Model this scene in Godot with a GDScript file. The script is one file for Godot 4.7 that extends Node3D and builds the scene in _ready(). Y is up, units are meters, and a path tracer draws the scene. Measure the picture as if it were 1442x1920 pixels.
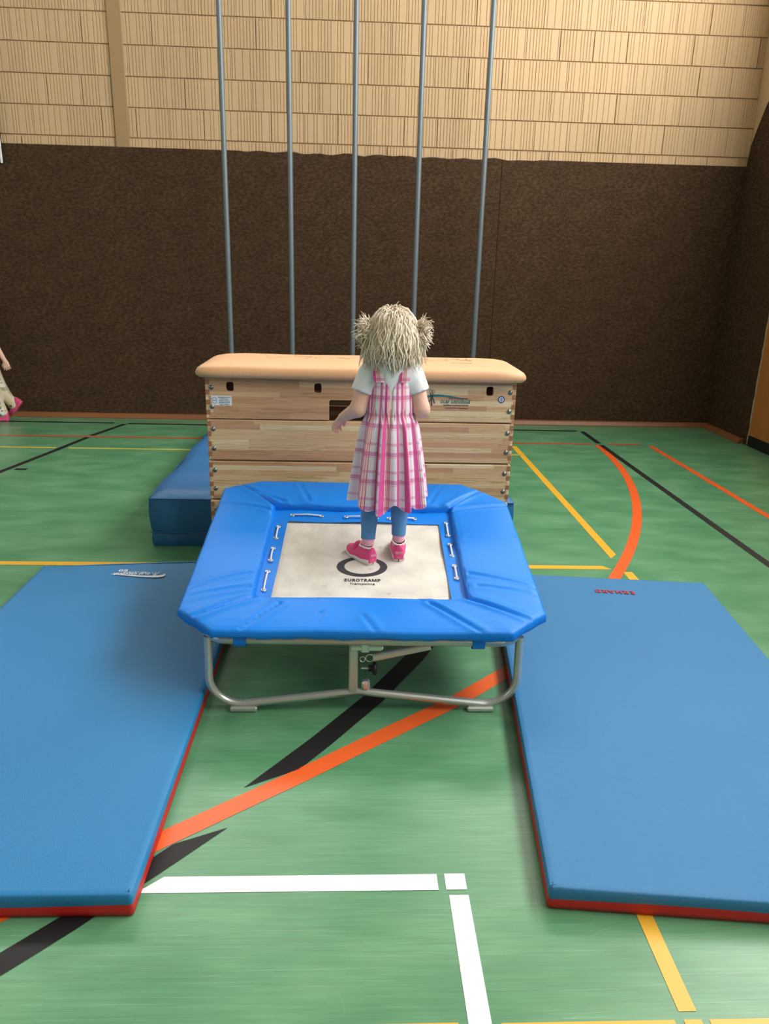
extends Node3D
# A school gym: mini trampoline with a jumping child, vaulting box, mats, climbing poles, lined green floor.

# ------------------------------------------------------------------ mesh builder
class MB:
	var v := PackedVector3Array()
	var uv := PackedVector2Array()
	var col := PackedColorArray()
	var idx := PackedInt32Array()
	var tint := Color.WHITE
	func vert(p: Vector3, t := Vector2.ZERO) -> int:
		v.append(p); uv.append(t); col.append(tint)
		return v.size() - 1
	func tri(a: int, b: int, c: int) -> void:
		idx.append(a); idx.append(b); idx.append(c)
	func quad(a: int, b: int, c: int, d: int) -> void:
		tri(a, b, c); tri(a, c, d)
	# turns the triangles added since `from` so that a closed body faces outward (clockwise fronts)
	func close(from: int) -> void:
		var s := 0.0
		var o := Vector3.ZERO
		if from < idx.size():
			o = v[idx[from]]
		for i in range(from, idx.size(), 3):
			s += (v[idx[i]] - o).dot((v[idx[i + 1]] - o).cross(v[idx[i + 2]] - o))
		if s > 0.0:
			flip(from)
	func flip(from: int) -> void:
		for i in range(from, idx.size(), 3):
			var t := idx[i + 1]
			idx[i + 1] = idx[i + 2]; idx[i + 2] = t
	func face(pts: Array, uvs: Array = []) -> void:
		var a := []
		for i in pts.size():
			a.append(vert(pts[i], uvs[i] if uvs.size() > i else Vector2.ZERO))
		for i in range(1, pts.size() - 1):
			tri(a[0], a[i], a[i + 1])
	# a box with chamfered edges; uv in metres
	func cbox(c: Vector3, s: Vector3, b := 0.0, m := Basis.IDENTITY) -> void:
		var from := idx.size()
		var h := s * 0.5
		b = minf(b, minf(h.x, minf(h.y, h.z)) * 0.9)
		for ax in 3:
			var a1 := (ax + 1) % 3
			var a2 := (ax + 2) % 3
			for sg in [-1.0, 1.0]:
				var ps := []
				var us := []
				for q in [[-1, -1], [1, -1], [1, 1], [-1, 1]]:
					var p := Vector3.ZERO
					p[ax] = sg * h[ax]
					p[a1] = q[0] * (h[a1] - b)
					p[a2] = q[1] * (h[a2] - b)
					ps.append(c + m * p)
					us.append(Vector2(p.z, -p.y) if ax == 0 else (Vector2(p.x, p.z) if ax == 1 else Vector2(p.x, -p.y)))
				var f0 := idx.size()
				face(ps, us)
				var nrm: Vector3 = (v[idx[f0 + 2]] - v[idx[f0]]).cross(v[idx[f0 + 1]] - v[idx[f0]])
				var outw := Vector3.ZERO
				outw[ax] = sg
				if nrm.dot(m * outw) < 0.0:
					flip(f0)
		if b > 0.0:
			for ax in 3:
				var a1 := (ax + 1) % 3
				var a2 := (ax + 2) % 3
				for s1 in [-1.0, 1.0]:
					for s2 in [-1.0, 1.0]:
						var ps := []
						var us := []
						for e in [[-1.0, 0], [1.0, 0], [1.0, 1], [-1.0, 1]]:
							var p := Vector3.ZERO
							p[ax] = e[0] * (h[ax] - b)
							p[a1] = s1 * (h[a1] - (b if e[1] == 1 else 0.0))
							p[a2] = s2 * (h[a2] - (0.0 if e[1] == 1 else b))
							ps.append(c + m * p); us.append(Vector2(p.x + p.z, -p.y))
						var f0 := idx.size()
						face(ps, us)
						var outw := Vector3.ZERO
						outw[a1] = s1; outw[a2] = s2
						var nrm: Vector3 = (v[idx[f0 + 2]] - v[idx[f0]]).cross(v[idx[f0 + 1]] - v[idx[f0]])
						if nrm.dot(m * outw) < 0.0:
							flip(f0)
			for sx in [-1.0, 1.0]:
				for sy in [-1.0, 1.0]:
					for sz in [-1.0, 1.0]:
						var o := Vector3(sx, sy, sz)
						var f0 := idx.size()
						face([c + m * Vector3(sx * h.x, sy * (h.y - b), sz * (h.z - b)), c + m * Vector3(sx * (h.x - b), sy * h.y, sz * (h.z - b)), c + m * Vector3(sx * (h.x - b), sy * (h.y - b), sz * h.z)])
						var nrm: Vector3 = (v[idx[f0 + 2]] - v[idx[f0]]).cross(v[idx[f0 + 1]] - v[idx[f0]])
						if nrm.dot(m * o) < 0.0:
							flip(f0)
		if from < 0:
			close(from)
	# a tube along a path; radii one per point or one for all
	func tube(path: Array, rad, sides := 10, caps := true, flat := 1.0) -> void:
		var from := idx.size()
		var n := path.size()
		var up := Vector3.UP
		var t0: Vector3 = (path[1] - path[0]).normalized()
		if absf(t0.dot(up)) > 0.9:
			up = Vector3.RIGHT
		var side := t0.cross(up).normalized()
		var ring := []
		var run := 0.0
		for i in n:
			var t: Vector3
			if i == 0: t = path[1] - path[0]
			elif i == n - 1: t = path[n - 1] - path[n - 2]
			else: t = (path[i + 1] - path[i]).normalized() + (path[i] - path[i - 1]).normalized()
			t = t.normalized()
			side = (side - t * side.dot(t)).normalized()
			var oth := t.cross(side)
			if i > 0: run += (path[i] - path[i - 1]).length()
			var r: float = rad[i] if rad is Array else rad
			var row := []
			for k in sides + 1:
				var a := TAU * k / sides
				row.append(vert(path[i] + (side * cos(a) + oth * sin(a) * flat) * r, Vector2(float(k) / sides, run)))
			ring.append(row)
		for i in n - 1:
			for k in sides:
				quad(ring[i][k], ring[i + 1][k], ring[i + 1][k + 1], ring[i][k + 1])
		if caps:
			for e in [0, n - 1]:
				var c := vert(path[e], Vector2.ZERO)
				var row := []
				for k in sides:
					row.append(vert(v[ring[e][k]], Vector2.ZERO))
				for k in sides:
					if e == 0: tri(c, row[k], row[(k + 1) % sides])
					else: tri(c, row[(k + 1) % sides], row[k])
		close(from)
	func torus(c: Vector3, m: Basis, R: float, r: float, su := 20, sv := 8) -> void:
		var from := idx.size()
		var g := []
		for i in su:
			var a := TAU * i / su
			var row := []
			for j in sv:
				var b := TAU * j / sv
				row.append(vert(c + m * Vector3(cos(a) * (R + r * cos(b)), r * sin(b), sin(a) * (R + r * cos(b)))))
			g.append(row)
		for i in su:
			for j in sv:
				quad(g[i][j], g[(i + 1) % su][j], g[(i + 1) % su][(j + 1) % sv], g[i][(j + 1) % sv])
		close(from)
	# profile of (radius, height) turned round the y axis of m
	func lathe(prof: Array, c: Vector3, m: Basis, seg := 16) -> void:
		var from := idx.size()
		var g := []
		for p in prof:
			var row := []
			for k in seg + 1:
				var a := TAU * k / seg
				row.append(vert(c + m * Vector3(cos(a) * p.x, p.y, sin(a) * p.x), Vector2(float(k) / seg, p.y)))
			g.append(row)
		for i in prof.size() - 1:
			for k in seg:
				quad(g[i][k], g[i + 1][k], g[i + 1][k + 1], g[i][k + 1])
		close(from)
	# polygon (in x, y of m) extruded along z of m by d
	func prism(poly: PackedVector2Array, c: Vector3, m: Basis, d: float) -> void:
		var from := idx.size()
		var t := Geometry2D.triangulate_polygon(poly)
		var n := poly.size()
		var f := []
		var b := []
		for p in poly:
			f.append(vert(c + m * Vector3(p.x, p.y, d), Vector2(p.x, -p.y)))
			b.append(vert(c + m * Vector3(p.x, p.y, 0), Vector2(p.x, -p.y)))
		var sgn := 0.0
		for i in n:
			sgn += poly[i].cross(poly[(i + 1) % n])
		for i in range(0, t.size(), 3):
			var ar: float = (poly[t[i + 1]] - poly[t[i]]).cross(poly[t[i + 2]] - poly[t[i]])
			if ar < 0.0:
				tri(f[t[i]], f[t[i + 1]], f[t[i + 2]]); tri(b[t[i]], b[t[i + 2]], b[t[i + 1]])
			else:
				tri(f[t[i]], f[t[i + 2]], f[t[i + 1]]); tri(b[t[i]], b[t[i + 1]], b[t[i + 2]])
		for i in n:
			var j := (i + 1) % n
			var p0 := vert(v[f[i]], Vector2(poly[i].x, -poly[i].y))
			var p1 := vert(v[f[j]], Vector2(poly[j].x, -poly[j].y))
			var q0 := vert(v[b[i]], Vector2(poly[i].x, -poly[i].y))
			var q1 := vert(v[b[j]], Vector2(poly[j].x, -poly[j].y))
			if sgn > 0.0: quad(p0, p1, q1, q0)
			else: quad(p0, q0, q1, p1)
	func grid(nu: int, nv: int, fn: Callable, loop := false) -> int:
		var from := idx.size()
		var b := v.size()
		for j in nv + 1:
			for i in nu + 1:
				var u := float(i) / nu
				var w := float(j) / nv
				vert(fn.call(u, w), Vector2(u, w))
		for j in nv:
			for i in nu:
				quad(b + j * (nu + 1) + i, b + j * (nu + 1) + i + 1, b + (j + 1) * (nu + 1) + i + 1, b + (j + 1) * (nu + 1) + i)
		return from
	func mesh(m: Material, weld := false) -> ArrayMesh:
		var nr := PackedVector3Array()
		nr.resize(v.size())
		for i in range(0, idx.size(), 3):
			var a := v[idx[i]]
			var f := (v[idx[i + 2]] - a).cross(v[idx[i + 1]] - a)
			nr[idx[i]] += f; nr[idx[i + 1]] += f; nr[idx[i + 2]] += f
		if weld:
			var at := {}
			for i in v.size():
				var k := Vector3i((v[i] * 20000.0).round())
				at[k] = at.get(k, Vector3.ZERO) + nr[i]
			for i in v.size():
				nr[i] = at[Vector3i((v[i] * 20000.0).round())]
		for i in nr.size():
			nr[i] = nr[i].normalized() if nr[i].length_squared() > 1e-20 else Vector3.UP
		var a := []
		a.resize(Mesh.ARRAY_MAX)
		a[Mesh.ARRAY_VERTEX] = v
		a[Mesh.ARRAY_NORMAL] = nr
		a[Mesh.ARRAY_TEX_UV] = uv
		a[Mesh.ARRAY_COLOR] = col
		a[Mesh.ARRAY_INDEX] = idx
		var am := ArrayMesh.new()
		am.add_surface_from_arrays(Mesh.PRIMITIVE_TRIANGLES, a)
		am.surface_set_material(0, m)
		return am

var M := {}
var rng := RandomNumberGenerator.new()
var taken := {}

func numbered(called: String) -> String:
	var n: int = taken.get(called, 0)
	taken[called] = n + 1
	return called if n == 0 else "%s_%03d" % [called, n]

func obj(called: String, mb: MB, m: Material, parent: Node = self, weld := false) -> MeshInstance3D:
	var o := MeshInstance3D.new()
	o.name = numbered(called) if parent == self else called
	o.mesh = mb.mesh(m, weld)
	parent.add_child(o, true)
	return o

func inst(called: String, mesh: Mesh, parent: Node, at := Vector3.ZERO) -> MeshInstance3D:
	var o := MeshInstance3D.new()
	o.name = called
	o.mesh = mesh
	parent.add_child(o, true)
	o.position = at
	return o

func thing(called: String, label: String, category: String, at := Vector3.ZERO, group := "") -> Node3D:
	var o := Node3D.new()
	o.name = numbered(called)
	add_child(o)
	o.position = at
	tag(o, label, category, group)
	return o

func tag(o: Node, label: String, category: String, group := "") -> void:
	o.set_meta("label", label)
	o.set_meta("category", category)
	if group != "":
		o.set_meta("group", group)

func structure(o: Node, label: String, category: String) -> Node:
	tag(o, label, category)
	o.set_meta("kind", "structure")
	return o

func mat(c: Color, rough := 0.6, metal := 0.0) -> StandardMaterial3D:
	var m := StandardMaterial3D.new()
	m.albedo_color = c
	m.roughness = rough
	m.metallic = metal
	return m

func rgb(r: int, g: int, b: int) -> Color:
	return Color8(r, g, b)

func noise_bytes(w: int, h: int, freq: float, sd: int, oct := 3) -> PackedByteArray:
	var n := FastNoiseLite.new()
	n.seed = sd
	n.noise_type = FastNoiseLite.TYPE_SIMPLEX_SMOOTH
	n.frequency = freq
	n.fractal_octaves = oct
	var im := n.get_seamless_image(w, h)
	im.convert(Image.FORMAT_L8)
	return im.get_data()

func tex(im: Image) -> ImageTexture:
	im.generate_mipmaps()
	return ImageTexture.create_from_image(im)

func bump(m: StandardMaterial3D, freq: float, scale: float, sd: int, size := 256, world := 4.0) -> void:
	# fine relief from seamless noise, looked up by position
	var n := FastNoiseLite.new()
	n.seed = sd
	n.frequency = freq
	n.fractal_octaves = 3
	var im := n.get_seamless_image(size, size)
	im.convert(Image.FORMAT_L8)
	im.convert(Image.FORMAT_RGBA8)
	im.bump_map_to_normal_map(scale)
	m.normal_enabled = true
	m.normal_texture = tex(im)
	m.uv1_triplanar = true
	m.uv1_scale = Vector3.ONE * world

# ------------------------------------------------------------------ textures
func floor_texture() -> ImageTexture:
	# green linoleum: fine streaks run along the hall's width, with pale scuffs
	var w := 2048
	var h := 2048
	var a := noise_bytes(512, 2048, 0.07, 11, 4)     # stretched along u when read
	var b := noise_bytes(512, 512, 0.02, 12, 3)
	var c := noise_bytes(256, 2048, 0.2, 13, 2)
	var d := PackedByteArray()
	d.resize(w * h * 3)
	for y in h:
		for x in w:
			var s := float(a[y * 512 + ((x >> 3) & 511)]) / 255.0 - 0.5
			var s2 := float(c[y * 256 + ((x >> 4) & 255)]) / 255.0 - 0.5
			var p := float(b[((y >> 2) & 511) * 512 + ((x >> 2) & 511)]) / 255.0 - 0.5
			var k := 1.0 + s * 0.10 + s2 * 0.08 + p * 0.12
			var i := (y * w + x) * 3
			d[i] = clampi(int((88.0 + p * 22.0) * k), 0, 255)
			d[i + 1] = clampi(int((143.0 + p * 8.0) * k), 0, 255)
			d[i + 2] = clampi(int((106.0 + p * 14.0) * k), 0, 255)
	rng.seed = 77
	for n in 2200:
		var y0 := rng.randi_range(2, h - 3)
		var x0 := rng.randi_range(0, w - 1)
		var ln := rng.randi_range(8, 120)
		var st := rng.randf_range(0.08, 0.3)
		var dy := rng.randf_range(-0.05, 0.05)
		var dark := rng.randf() < 0.25
		for q in ln:
			var x := (x0 + q) % w
			var y := clampi(int(y0 + dy * q), 0, h - 1)
			var f := st * sin(PI * q / ln)
			var i := (y * w + x) * 3
			for ch in 3:
				d[i + ch] = clampi(int(lerpf(d[i + ch], 40.0 if dark else 205.0, f)), 0, 255)
	for n in 90:                                    # arcs scuffed by shoes
		var cx := rng.randf() * w
		var cy := rng.randf() * h
		var ang := rng.randf() * TAU
		var turn := rng.randf_range(-0.02, 0.02)
		var st := rng.randf_range(0.06, 0.2)
		var ln := rng.randi_range(30, 110)
		for q in ln:
			cx += cos(ang); cy += sin(ang); ang += turn
			var i := (posmod(int(cy), h) * w + posmod(int(cx), w)) * 3
			var f := st * sin(PI * q / ln)
			for ch in 3:
				d[i + ch] = clampi(int(lerpf(d[i + ch], 205.0, f)), 0, 255)
	return tex(Image.create_from_data(w, h, false, Image.FORMAT_RGB8, d))

func board_texture(sd: int) -> ImageTexture:
	# laminated pine: staves of random length and tone with growth rings
	var w := 1024
	var h := 136
	var d := PackedByteArray()
	d.resize(w * h * 3)
	rng.seed = sd
	var a := noise_bytes(512, 256, 0.02, sd, 3)
	var tones := [Color8(222, 196, 156), Color8(214, 178, 138), Color8(204, 162, 124), Color8(226, 206, 166), Color8(196, 153, 117), Color8(217, 185, 144)]
	var rows := 8
	for r in rows:
		var x := -rng.randi_range(0, 300)
		while x < w:
			var ln := rng.randi_range(230, 520)
			var t: Color = tones[rng.randi_range(0, tones.size() - 1)]
			var ring := rng.randf_range(0.12, 0.55)
			var cath := rng.randf_range(-6.0, 6.0)
			var ox := rng.randi_range(0, 511)
			var strong := rng.randf_range(0.03, 0.13)
			for yy in range(r * 17, r * 17 + 17):
				for xx in range(maxi(x, 0), mini(x + ln, w)):
					var nz := float(a[(yy * 3 & 255) * 512 + (((xx >> 2) + ox) & 511)]) / 255.0
					var g := sin((yy - r * 17) * ring * 2.2 + nz * 9.0 + cath * sin(xx * 0.006))
					var k := 1.0 - strong * maxf(g, 0.0) + (nz - 0.5) * 0.06
					if yy == r * 17: k *= 0.95
					var i := (yy * w + xx) * 3
					d[i] = clampi(int(t.r8 * k), 0, 255)
					d[i + 1] = clampi(int(t.g8 * k * (0.99 + 0.01 * k)), 0, 255)
					d[i + 2] = clampi(int(t.b8 * k * k), 0, 255)
			x += ln
	return tex(Image.create_from_data(w, h, false, Image.FORMAT_RGB8, d))

func felt_texture() -> ImageTexture:
	# needle felt: short dark and light fibres
	var w := 512
	var n1 := noise_bytes(w, w, 0.07, 31, 3)
	var n2 := noise_bytes(w, w, 0.3, 32, 2)
	var n3 := noise_bytes(w, w, 0.012, 33, 2)
	var d := PackedByteArray()
	d.resize(w * w * 3)
	for i in w * w:
		var k := 1.0 + (n1[i] / 255.0 - 0.5) * 0.5 + (n2[i] / 255.0 - 0.5) * 0.8 + (n3[i] / 255.0 - 0.5) * 0.12
		d[i * 3] = clampi(int(80.0 * k), 0, 255)
		d[i * 3 + 1] = clampi(int(64.0 * k), 0, 255)
		d[i * 3 + 2] = clampi(int(50.0 * k), 0, 255)
	return tex(Image.create_from_data(w, w, false, Image.FORMAT_RGB8, d))

func plaid_texture() -> ImageTexture:
	var w := 512
	var im := Image.create(w, w, false, Image.FORMAT_RGB8)
	var bands := []   # start, width, colour
	var base := Color8(236, 228, 240)
	var pat := [[0, 26, Color8(214, 82, 150)], [26, 5, Color8(250, 238, 240)], [31, 4, Color8(196, 70, 120)], [38, 7, Color8(238, 168, 140)], [48, 3, Color8(170, 50, 96)], [53, 6, Color8(240, 176, 160)], [62, 4, Color8(190, 60, 110)], [70, 4, Color8(250, 240, 240)], [118, 22, Color8(216, 96, 160)], [142, 3, Color8(200, 110, 150)], [150, 4, Color8(236, 176, 190)]]
	var hp := [[10, 20, Color8(214, 110, 168)], [34, 3, Color8(226, 150, 180)], [96, 12, Color8(222, 150, 190)]]
	var cols := []
	for x in w:
		var c := base
		for b in pat:
			if x % 171 >= b[0] and x % 171 < b[0] + b[1]: c = b[2]
		cols.append(c)
	for y in w:
		var hc := Color(0, 0, 0, 0)
		for b in hp:
			if y % 128 >= b[0] and y % 128 < b[0] + b[1]: hc = b[2]
		for x in w:
			var c: Color = cols[x]
			if hc.a > 0.0: c = (c * hc).lerp(c.lerp(hc, 0.4), 0.75)
			im.set_pixel(x, y, c)
	return tex(im)

func print_texture() -> ImageTexture:
	# cream cotton printed with black and white animal faces and small ticks
	var w := 256
	var im := Image.create(w, w, false, Image.FORMAT_RGB8)
	im.fill(Color8(196, 186, 160))
	var spots := [[60, 60], [190, 130], [70, 200], [200, 20]]
	for s in spots:
		for dy in range(-40, 41):
			for dx in range(-40, 41):
				var p := Vector2(dx, dy)
				var x: int = posmod(s[0] + dx, w)
				var y: int = posmod(s[1] + dy, w)
				if (p - Vector2(6, 26)).length() < 15.0 or (p - Vector2(-12, 20)).length() < 12.0: im.set_pixel(x, y, Color8(40, 40, 44))
				if p.length() < 22.0: im.set_pixel(x, y, Color8(232, 234, 238))
				if (p - Vector2(16, -18)).length() < 8.0 or (p - Vector2(-16, -18)).length() < 8.0: im.set_pixel(x, y, Color8(40, 40, 44))
				if (p - Vector2(8, -2)).length() < 4.5 or (p - Vector2(-7, -2)).length() < 4.5: im.set_pixel(x, y, Color8(40, 40, 44))
	for s in [[130, 70], [20, 130], [130, 190], [130, 10]]:
		for q in 12:
			for t in 3:
				im.set_pixel(posmod(s[0] + q, w), posmod(s[1] + t, w), Color8(50, 50, 52))
				im.set_pixel(posmod(s[0] + t, w), posmod(s[1] - q, w), Color8(50, 50, 52))
	return tex(im)

func bed_texture() -> ImageTexture:
	# off-white woven bed with grey smudges and stitch marks round its rim
	var w := 512
	var n := noise_bytes(w, w, 0.012, 51, 4)
	var n2 := noise_bytes(w, w, 0.25, 52, 2)
	var im := Image.create(w, w, false, Image.FORMAT_RGB8)
	for y in w:
		for x in w:
			var k := 1.0 + (n[y * w + x] / 255.0 - 0.5) * 0.12 + (n2[y * w + x] / 255.0 - 0.5) * 0.06
			im.set_pixel(x, y, Color(0.81 * k, 0.80 * k, 0.775 * k))
	rng.seed = 8
	for q in 26:
		var cx := rng.randi_range(20, w - 20)
		var cy := rng.randi_range(20, w - 20)
		var r := rng.randf_range(2.0, 9.0)
		var f := rng.randf_range(0.05, 0.28)
		for dy in range(-10, 11):
			for dx in range(-10, 11):
				if Vector2(dx, dy).length() < r:
					var c := im.get_pixel(clampi(cx + dx, 0, w - 1), clampi(cy + dy, 0, w - 1))
					im.set_pixel(clampi(cx + dx, 0, w - 1), clampi(cy + dy, 0, w - 1), c.lerp(Color(0.5, 0.43, 0.4), f))
	for k in range(6, w - 20, 22):                   # folded webbing ends sewn along the rim
		for e in 4:
			for q in 14:
				var a: int = k + q / 2
				var b: int = 8 + q
				for pt in [[a, b], [k + 14, b], [a, 22]]:
					var x: int = pt[0]
					var y: int = pt[1]
					if e == 1: y = w - 1 - y
					if e > 1:
						var t: int = x
						x = y if e == 2 else w - 1 - y
						y = t
					if x >= 0 and y >= 0 and x < w and y < w:
						im.set_pixel(x, y, im.get_pixel(x, y).darkened(0.11))
	return tex(im)

func materials() -> void:
	M.floor = mat(Color.WHITE, 0.34)
	M.floor.albedo_texture = floor_texture()
	M.floor.metallic_specular = 0.5
	M.felt = mat(Color(0.9, 0.885, 0.87), 1.0)
	M.felt.albedo_texture = felt_texture()
	M.felt.uv1_triplanar = true
	M.felt.uv1_world_triplanar = true
	M.felt.uv1_scale = Vector3(0.5, 0.95, 0.5)
	M.felt.metallic_specular = 0.1
	M.brick = []
	for k in 5:
		var m := mat(rgb(198, 170, 134).darkened(0.008 * k), 0.85)
		bump(m, 0.06, 0.8, 60, 256, 5.0)
		M.brick.append(m)
	M.mortar = mat(rgb(196, 167, 131), 0.9)
	M.beige = mat(rgb(160, 132, 96), 0.8)
	M.plaster = mat(rgb(150, 130, 108), 0.9)
	M.ceiling = mat(rgb(150, 138, 120), 0.9)
	M.pine = mat(rgb(176, 112, 56), 0.5)
	M.baseboard = mat(rgb(128, 84, 54), 0.45)
	M.black = mat(rgb(14, 14, 16), 0.5)
	M.torn = mat(rgb(168, 152, 128), 0.95)
	M.steel = mat(rgb(104, 116, 122), 0.5, 0.3)
	M.zinc = mat(rgb(186, 194, 192), 0.32, 0.6)
	M.chrome = mat(rgb(206, 212, 212), 0.2, 0.7)
	M.pad = mat(rgb(2, 124, 226), 0.5)
	M.pad.metallic_specular = 0.45
	M.cord = mat(rgb(226, 228, 230), 0.5)
	M.bed = mat(Color.WHITE, 0.8)
	M.bed.albedo_texture = bed_texture()
	M.print = mat(rgb(44, 44, 54), 0.7)
	M.mat_blue = mat(rgb(34, 120, 178), 0.55)
	bump(M.mat_blue, 0.12, 1.2, 71, 256, 7.0)
	M.mat_weave = mat(rgb(48, 120, 174), 0.6)
	bump(M.mat_weave, 0.2, 1.6, 72, 256, 9.0)
	M.mat_red = mat(rgb(178, 26, 26), 0.5)
	M.soft = mat(rgb(34, 102, 160), 0.48)
	bump(M.soft, 0.03, 1.2, 73, 256, 2.0)
	M.leather = mat(rgb(212, 166, 124), 0.5)
	bump(M.leather, 0.14, 1.4, 74, 256, 6.0)
	M.crack = mat(rgb(178, 128, 86), 0.7)
	M.bolt = mat(rgb(124, 132, 130), 0.35, 0.7)
	M.wood_edge = mat(rgb(212, 180, 136), 0.6)
	M.endgrain = mat(rgb(158, 112, 76), 0.7)
	M.board = []
	for k in 5:
		var m := mat(Color.WHITE, 0.5)
		m.albedo_texture = board_texture(200 + k * 7)
		m.uv1_scale = Vector3(1.0 / 1.45, 1.0 / 0.2, 1)
		m.uv1_offset = Vector3(0.5, 0.5 + 0.13 * k, 0)
		M.board.append(m)
	M.label = mat(rgb(228, 236, 244), 0.4)
	M.ink = mat(rgb(60, 70, 84), 0.6)
	M.teal = mat(rgb(22, 120, 130), 0.5)
	M.badge = mat(rgb(34, 66, 132), 0.4)
	M.white_ink = mat(rgb(226, 232, 240), 0.6)
	M.red_ink = mat(rgb(168, 44, 66), 0.6)
	M.line_white = mat(rgb(230, 236, 238), 0.38)
	M.line_yellow = mat(rgb(222, 172, 52), 0.38)
	M.line_pale = mat(rgb(196, 186, 84), 0.38)
	M.line_orange = mat(rgb(226, 96, 40), 0.38)
	M.line_rust = mat(rgb(184, 88, 52), 0.38)
	M.line_black = mat(rgb(16, 16, 20), 0.55)
	M.skin = mat(rgb(226, 182, 164), 0.55)
	M.skin.subsurf_scatter_enabled = true
	M.skin.subsurf_scatter_strength = 0.12
	M.hair = mat(Color.WHITE, 0.5)
	M.hair.vertex_color_use_as_albedo = true
	M.hair_brown = mat(Color(0.5, 0.36, 0.26), 0.5)
	M.hair_brown.vertex_color_use_as_albedo = true
	M.plaid = mat(Color.WHITE, 0.85)
	M.plaid.albedo_texture = plaid_texture()
	M.shirt = mat(rgb(230, 234, 240), 0.85)
	M.legging = mat(rgb(84, 138, 190), 0.8)
	M.sock = mat(rgb(232, 172, 196), 0.85)
	M.shoe = mat(rgb(226, 74, 136), 0.6)
	M.sole = mat(rgb(226, 218, 212), 0.65)
	M.lining = mat(rgb(70, 52, 58), 0.9)
	M.eye = mat(rgb(240, 240, 238), 0.2)
	M.iris = mat(rgb(60, 88, 118), 0.2)
	M.lip = mat(rgb(198, 120, 114), 0.5)
	M.clog = mat(rgb(206, 78, 124), 0.5)
	M.trousers = mat(Color.WHITE, 0.85)
	M.trousers.albedo_texture = print_texture()
	M.trousers.uv1_triplanar = true
	M.trousers.uv1_scale = Vector3(2.1, 2.1, 2.1)
	M.top_blue = mat(rgb(46, 84, 108), 0.85)
	M.frame_grey = mat(rgb(150, 152, 154), 0.5)
	M.pane = mat(rgb(230, 236, 240), 0.4)
	M.pane.emission_enabled = true
	M.pane.emission = Color(0.92, 0.97, 1.0)
	M.pane.emission_energy_multiplier = 1.0

# ------------------------------------------------------------------ body surface from bones (surface nets)
# a bone is [from, to, radius at from, radius at to, blend, cut]
func flesh(mb: MB, bones: Array, h: float) -> void:
	var lo := Vector3.ONE * 1e9
	var hi := -lo
	for b in bones:
		var r: float = maxf(b[2], b[3]) + 3.0 * h + 0.01
		for p in [b[0], b[1]]:
			lo = lo.min(p - Vector3.ONE * r)
			hi = hi.max(p + Vector3.ONE * r)
	var n := Vector3i(((hi - lo) / h).ceil()) + Vector3i.ONE
	var sy := n.x
	var sz := n.x * n.y
	var f := PackedFloat32Array()
	f.resize(n.x * n.y * n.z)
	f.fill(1.0)
	for b in bones:
		var a: Vector3 = b[0]
		var ab: Vector3 = b[1] - a
		var ra: float = b[2]
		var rb: float = b[3]
		var k: float = b[4]
		var cut: bool = b.size() > 5
		var l2 := maxf(ab.length_squared(), 1e-9)
		var dir := ab.normalized()
		var r := maxf(ra, rb) + k + 2.5 * h
		var i0 := Vector3i(((a.min(b[1]) - Vector3.ONE * r - lo) / h).floor()).clamp(Vector3i.ZERO, n - Vector3i.ONE)
		var i1 := Vector3i(((a.max(b[1]) + Vector3.ONE * r - lo) / h).ceil()).clamp(Vector3i.ZERO, n - Vector3i.ONE)
		for z in range(i0.z, i1.z + 1):
			for y in range(i0.y, i1.y + 1):
				var row := z * sz + y * sy
				for x in range(i0.x, i1.x + 1):
					var p := lo + Vector3(x, y, z) * h - a
					var t := clampf(p.dot(ab) / l2, 0.0, 1.0)
					var d := (p - ab * t).length() - (ra + (rb - ra) * t)
					if cut:
						d = maxf(d, (p - ab).dot(dir))
					var o := f[row + x]
					var q := maxf(k - absf(o - d), 0.0)
					f[row + x] = minf(o, d) - q * q * 0.25 / k
	var at := {}
	for z in n.z - 1:
		for y in n.y - 1:
			for x in n.x - 1:
				var i := z * sz + y * sy + x
				var c0 := f[i]
				if c0 > h * 2.0:
					continue
				var s := 0
				var c := [c0, f[i + 1], f[i + sy], f[i + sy + 1], f[i + sz], f[i + sz + 1], f[i + sz + sy], f[i + sz + sy + 1]]
				for q in 8:
					if c[q] < 0.0: s += 1
				if s == 0 or s == 8:
					continue
				var acc := Vector3.ZERO
				var m := 0
				for e in [[0, 1], [2, 3], [4, 5], [6, 7], [0, 2], [1, 3], [4, 6], [5, 7], [0, 4], [1, 5], [2, 6], [3, 7]]:
					var u: float = c[e[0]]
					var w: float = c[e[1]]
					if (u < 0.0) != (w < 0.0):
						var t := u / (u - w)
						acc += Vector3(e[0] & 1, (e[0] >> 1) & 1, e[0] >> 2).lerp(Vector3(e[1] & 1, (e[1] >> 1) & 1, e[1] >> 2), t)
						m += 1
				var p := lo + (Vector3(x, y, z) + acc / m) * h
				at[i] = mb.vert(p, Vector2(p.x, p.y))
	for i in at:
		for ax in 3:
			var st: int = [1, sy, sz][ax]
			var o1: int = [sy, sz, 1][ax]
			var o2: int = [sz, 1, sy][ax]
			var u := f[i]
			var w := f[i + st]
			if (u < 0.0) == (w < 0.0):
				continue
			if not (at.has(i - o1) and at.has(i - o2) and at.has(i - o1 - o2)):
				continue
			if u < 0.0: mb.quad(at[i], at[i - o2], at[i - o1 - o2], at[i - o1])
			else: mb.quad(at[i], at[i - o1], at[i - o1 - o2], at[i - o2])

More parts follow.
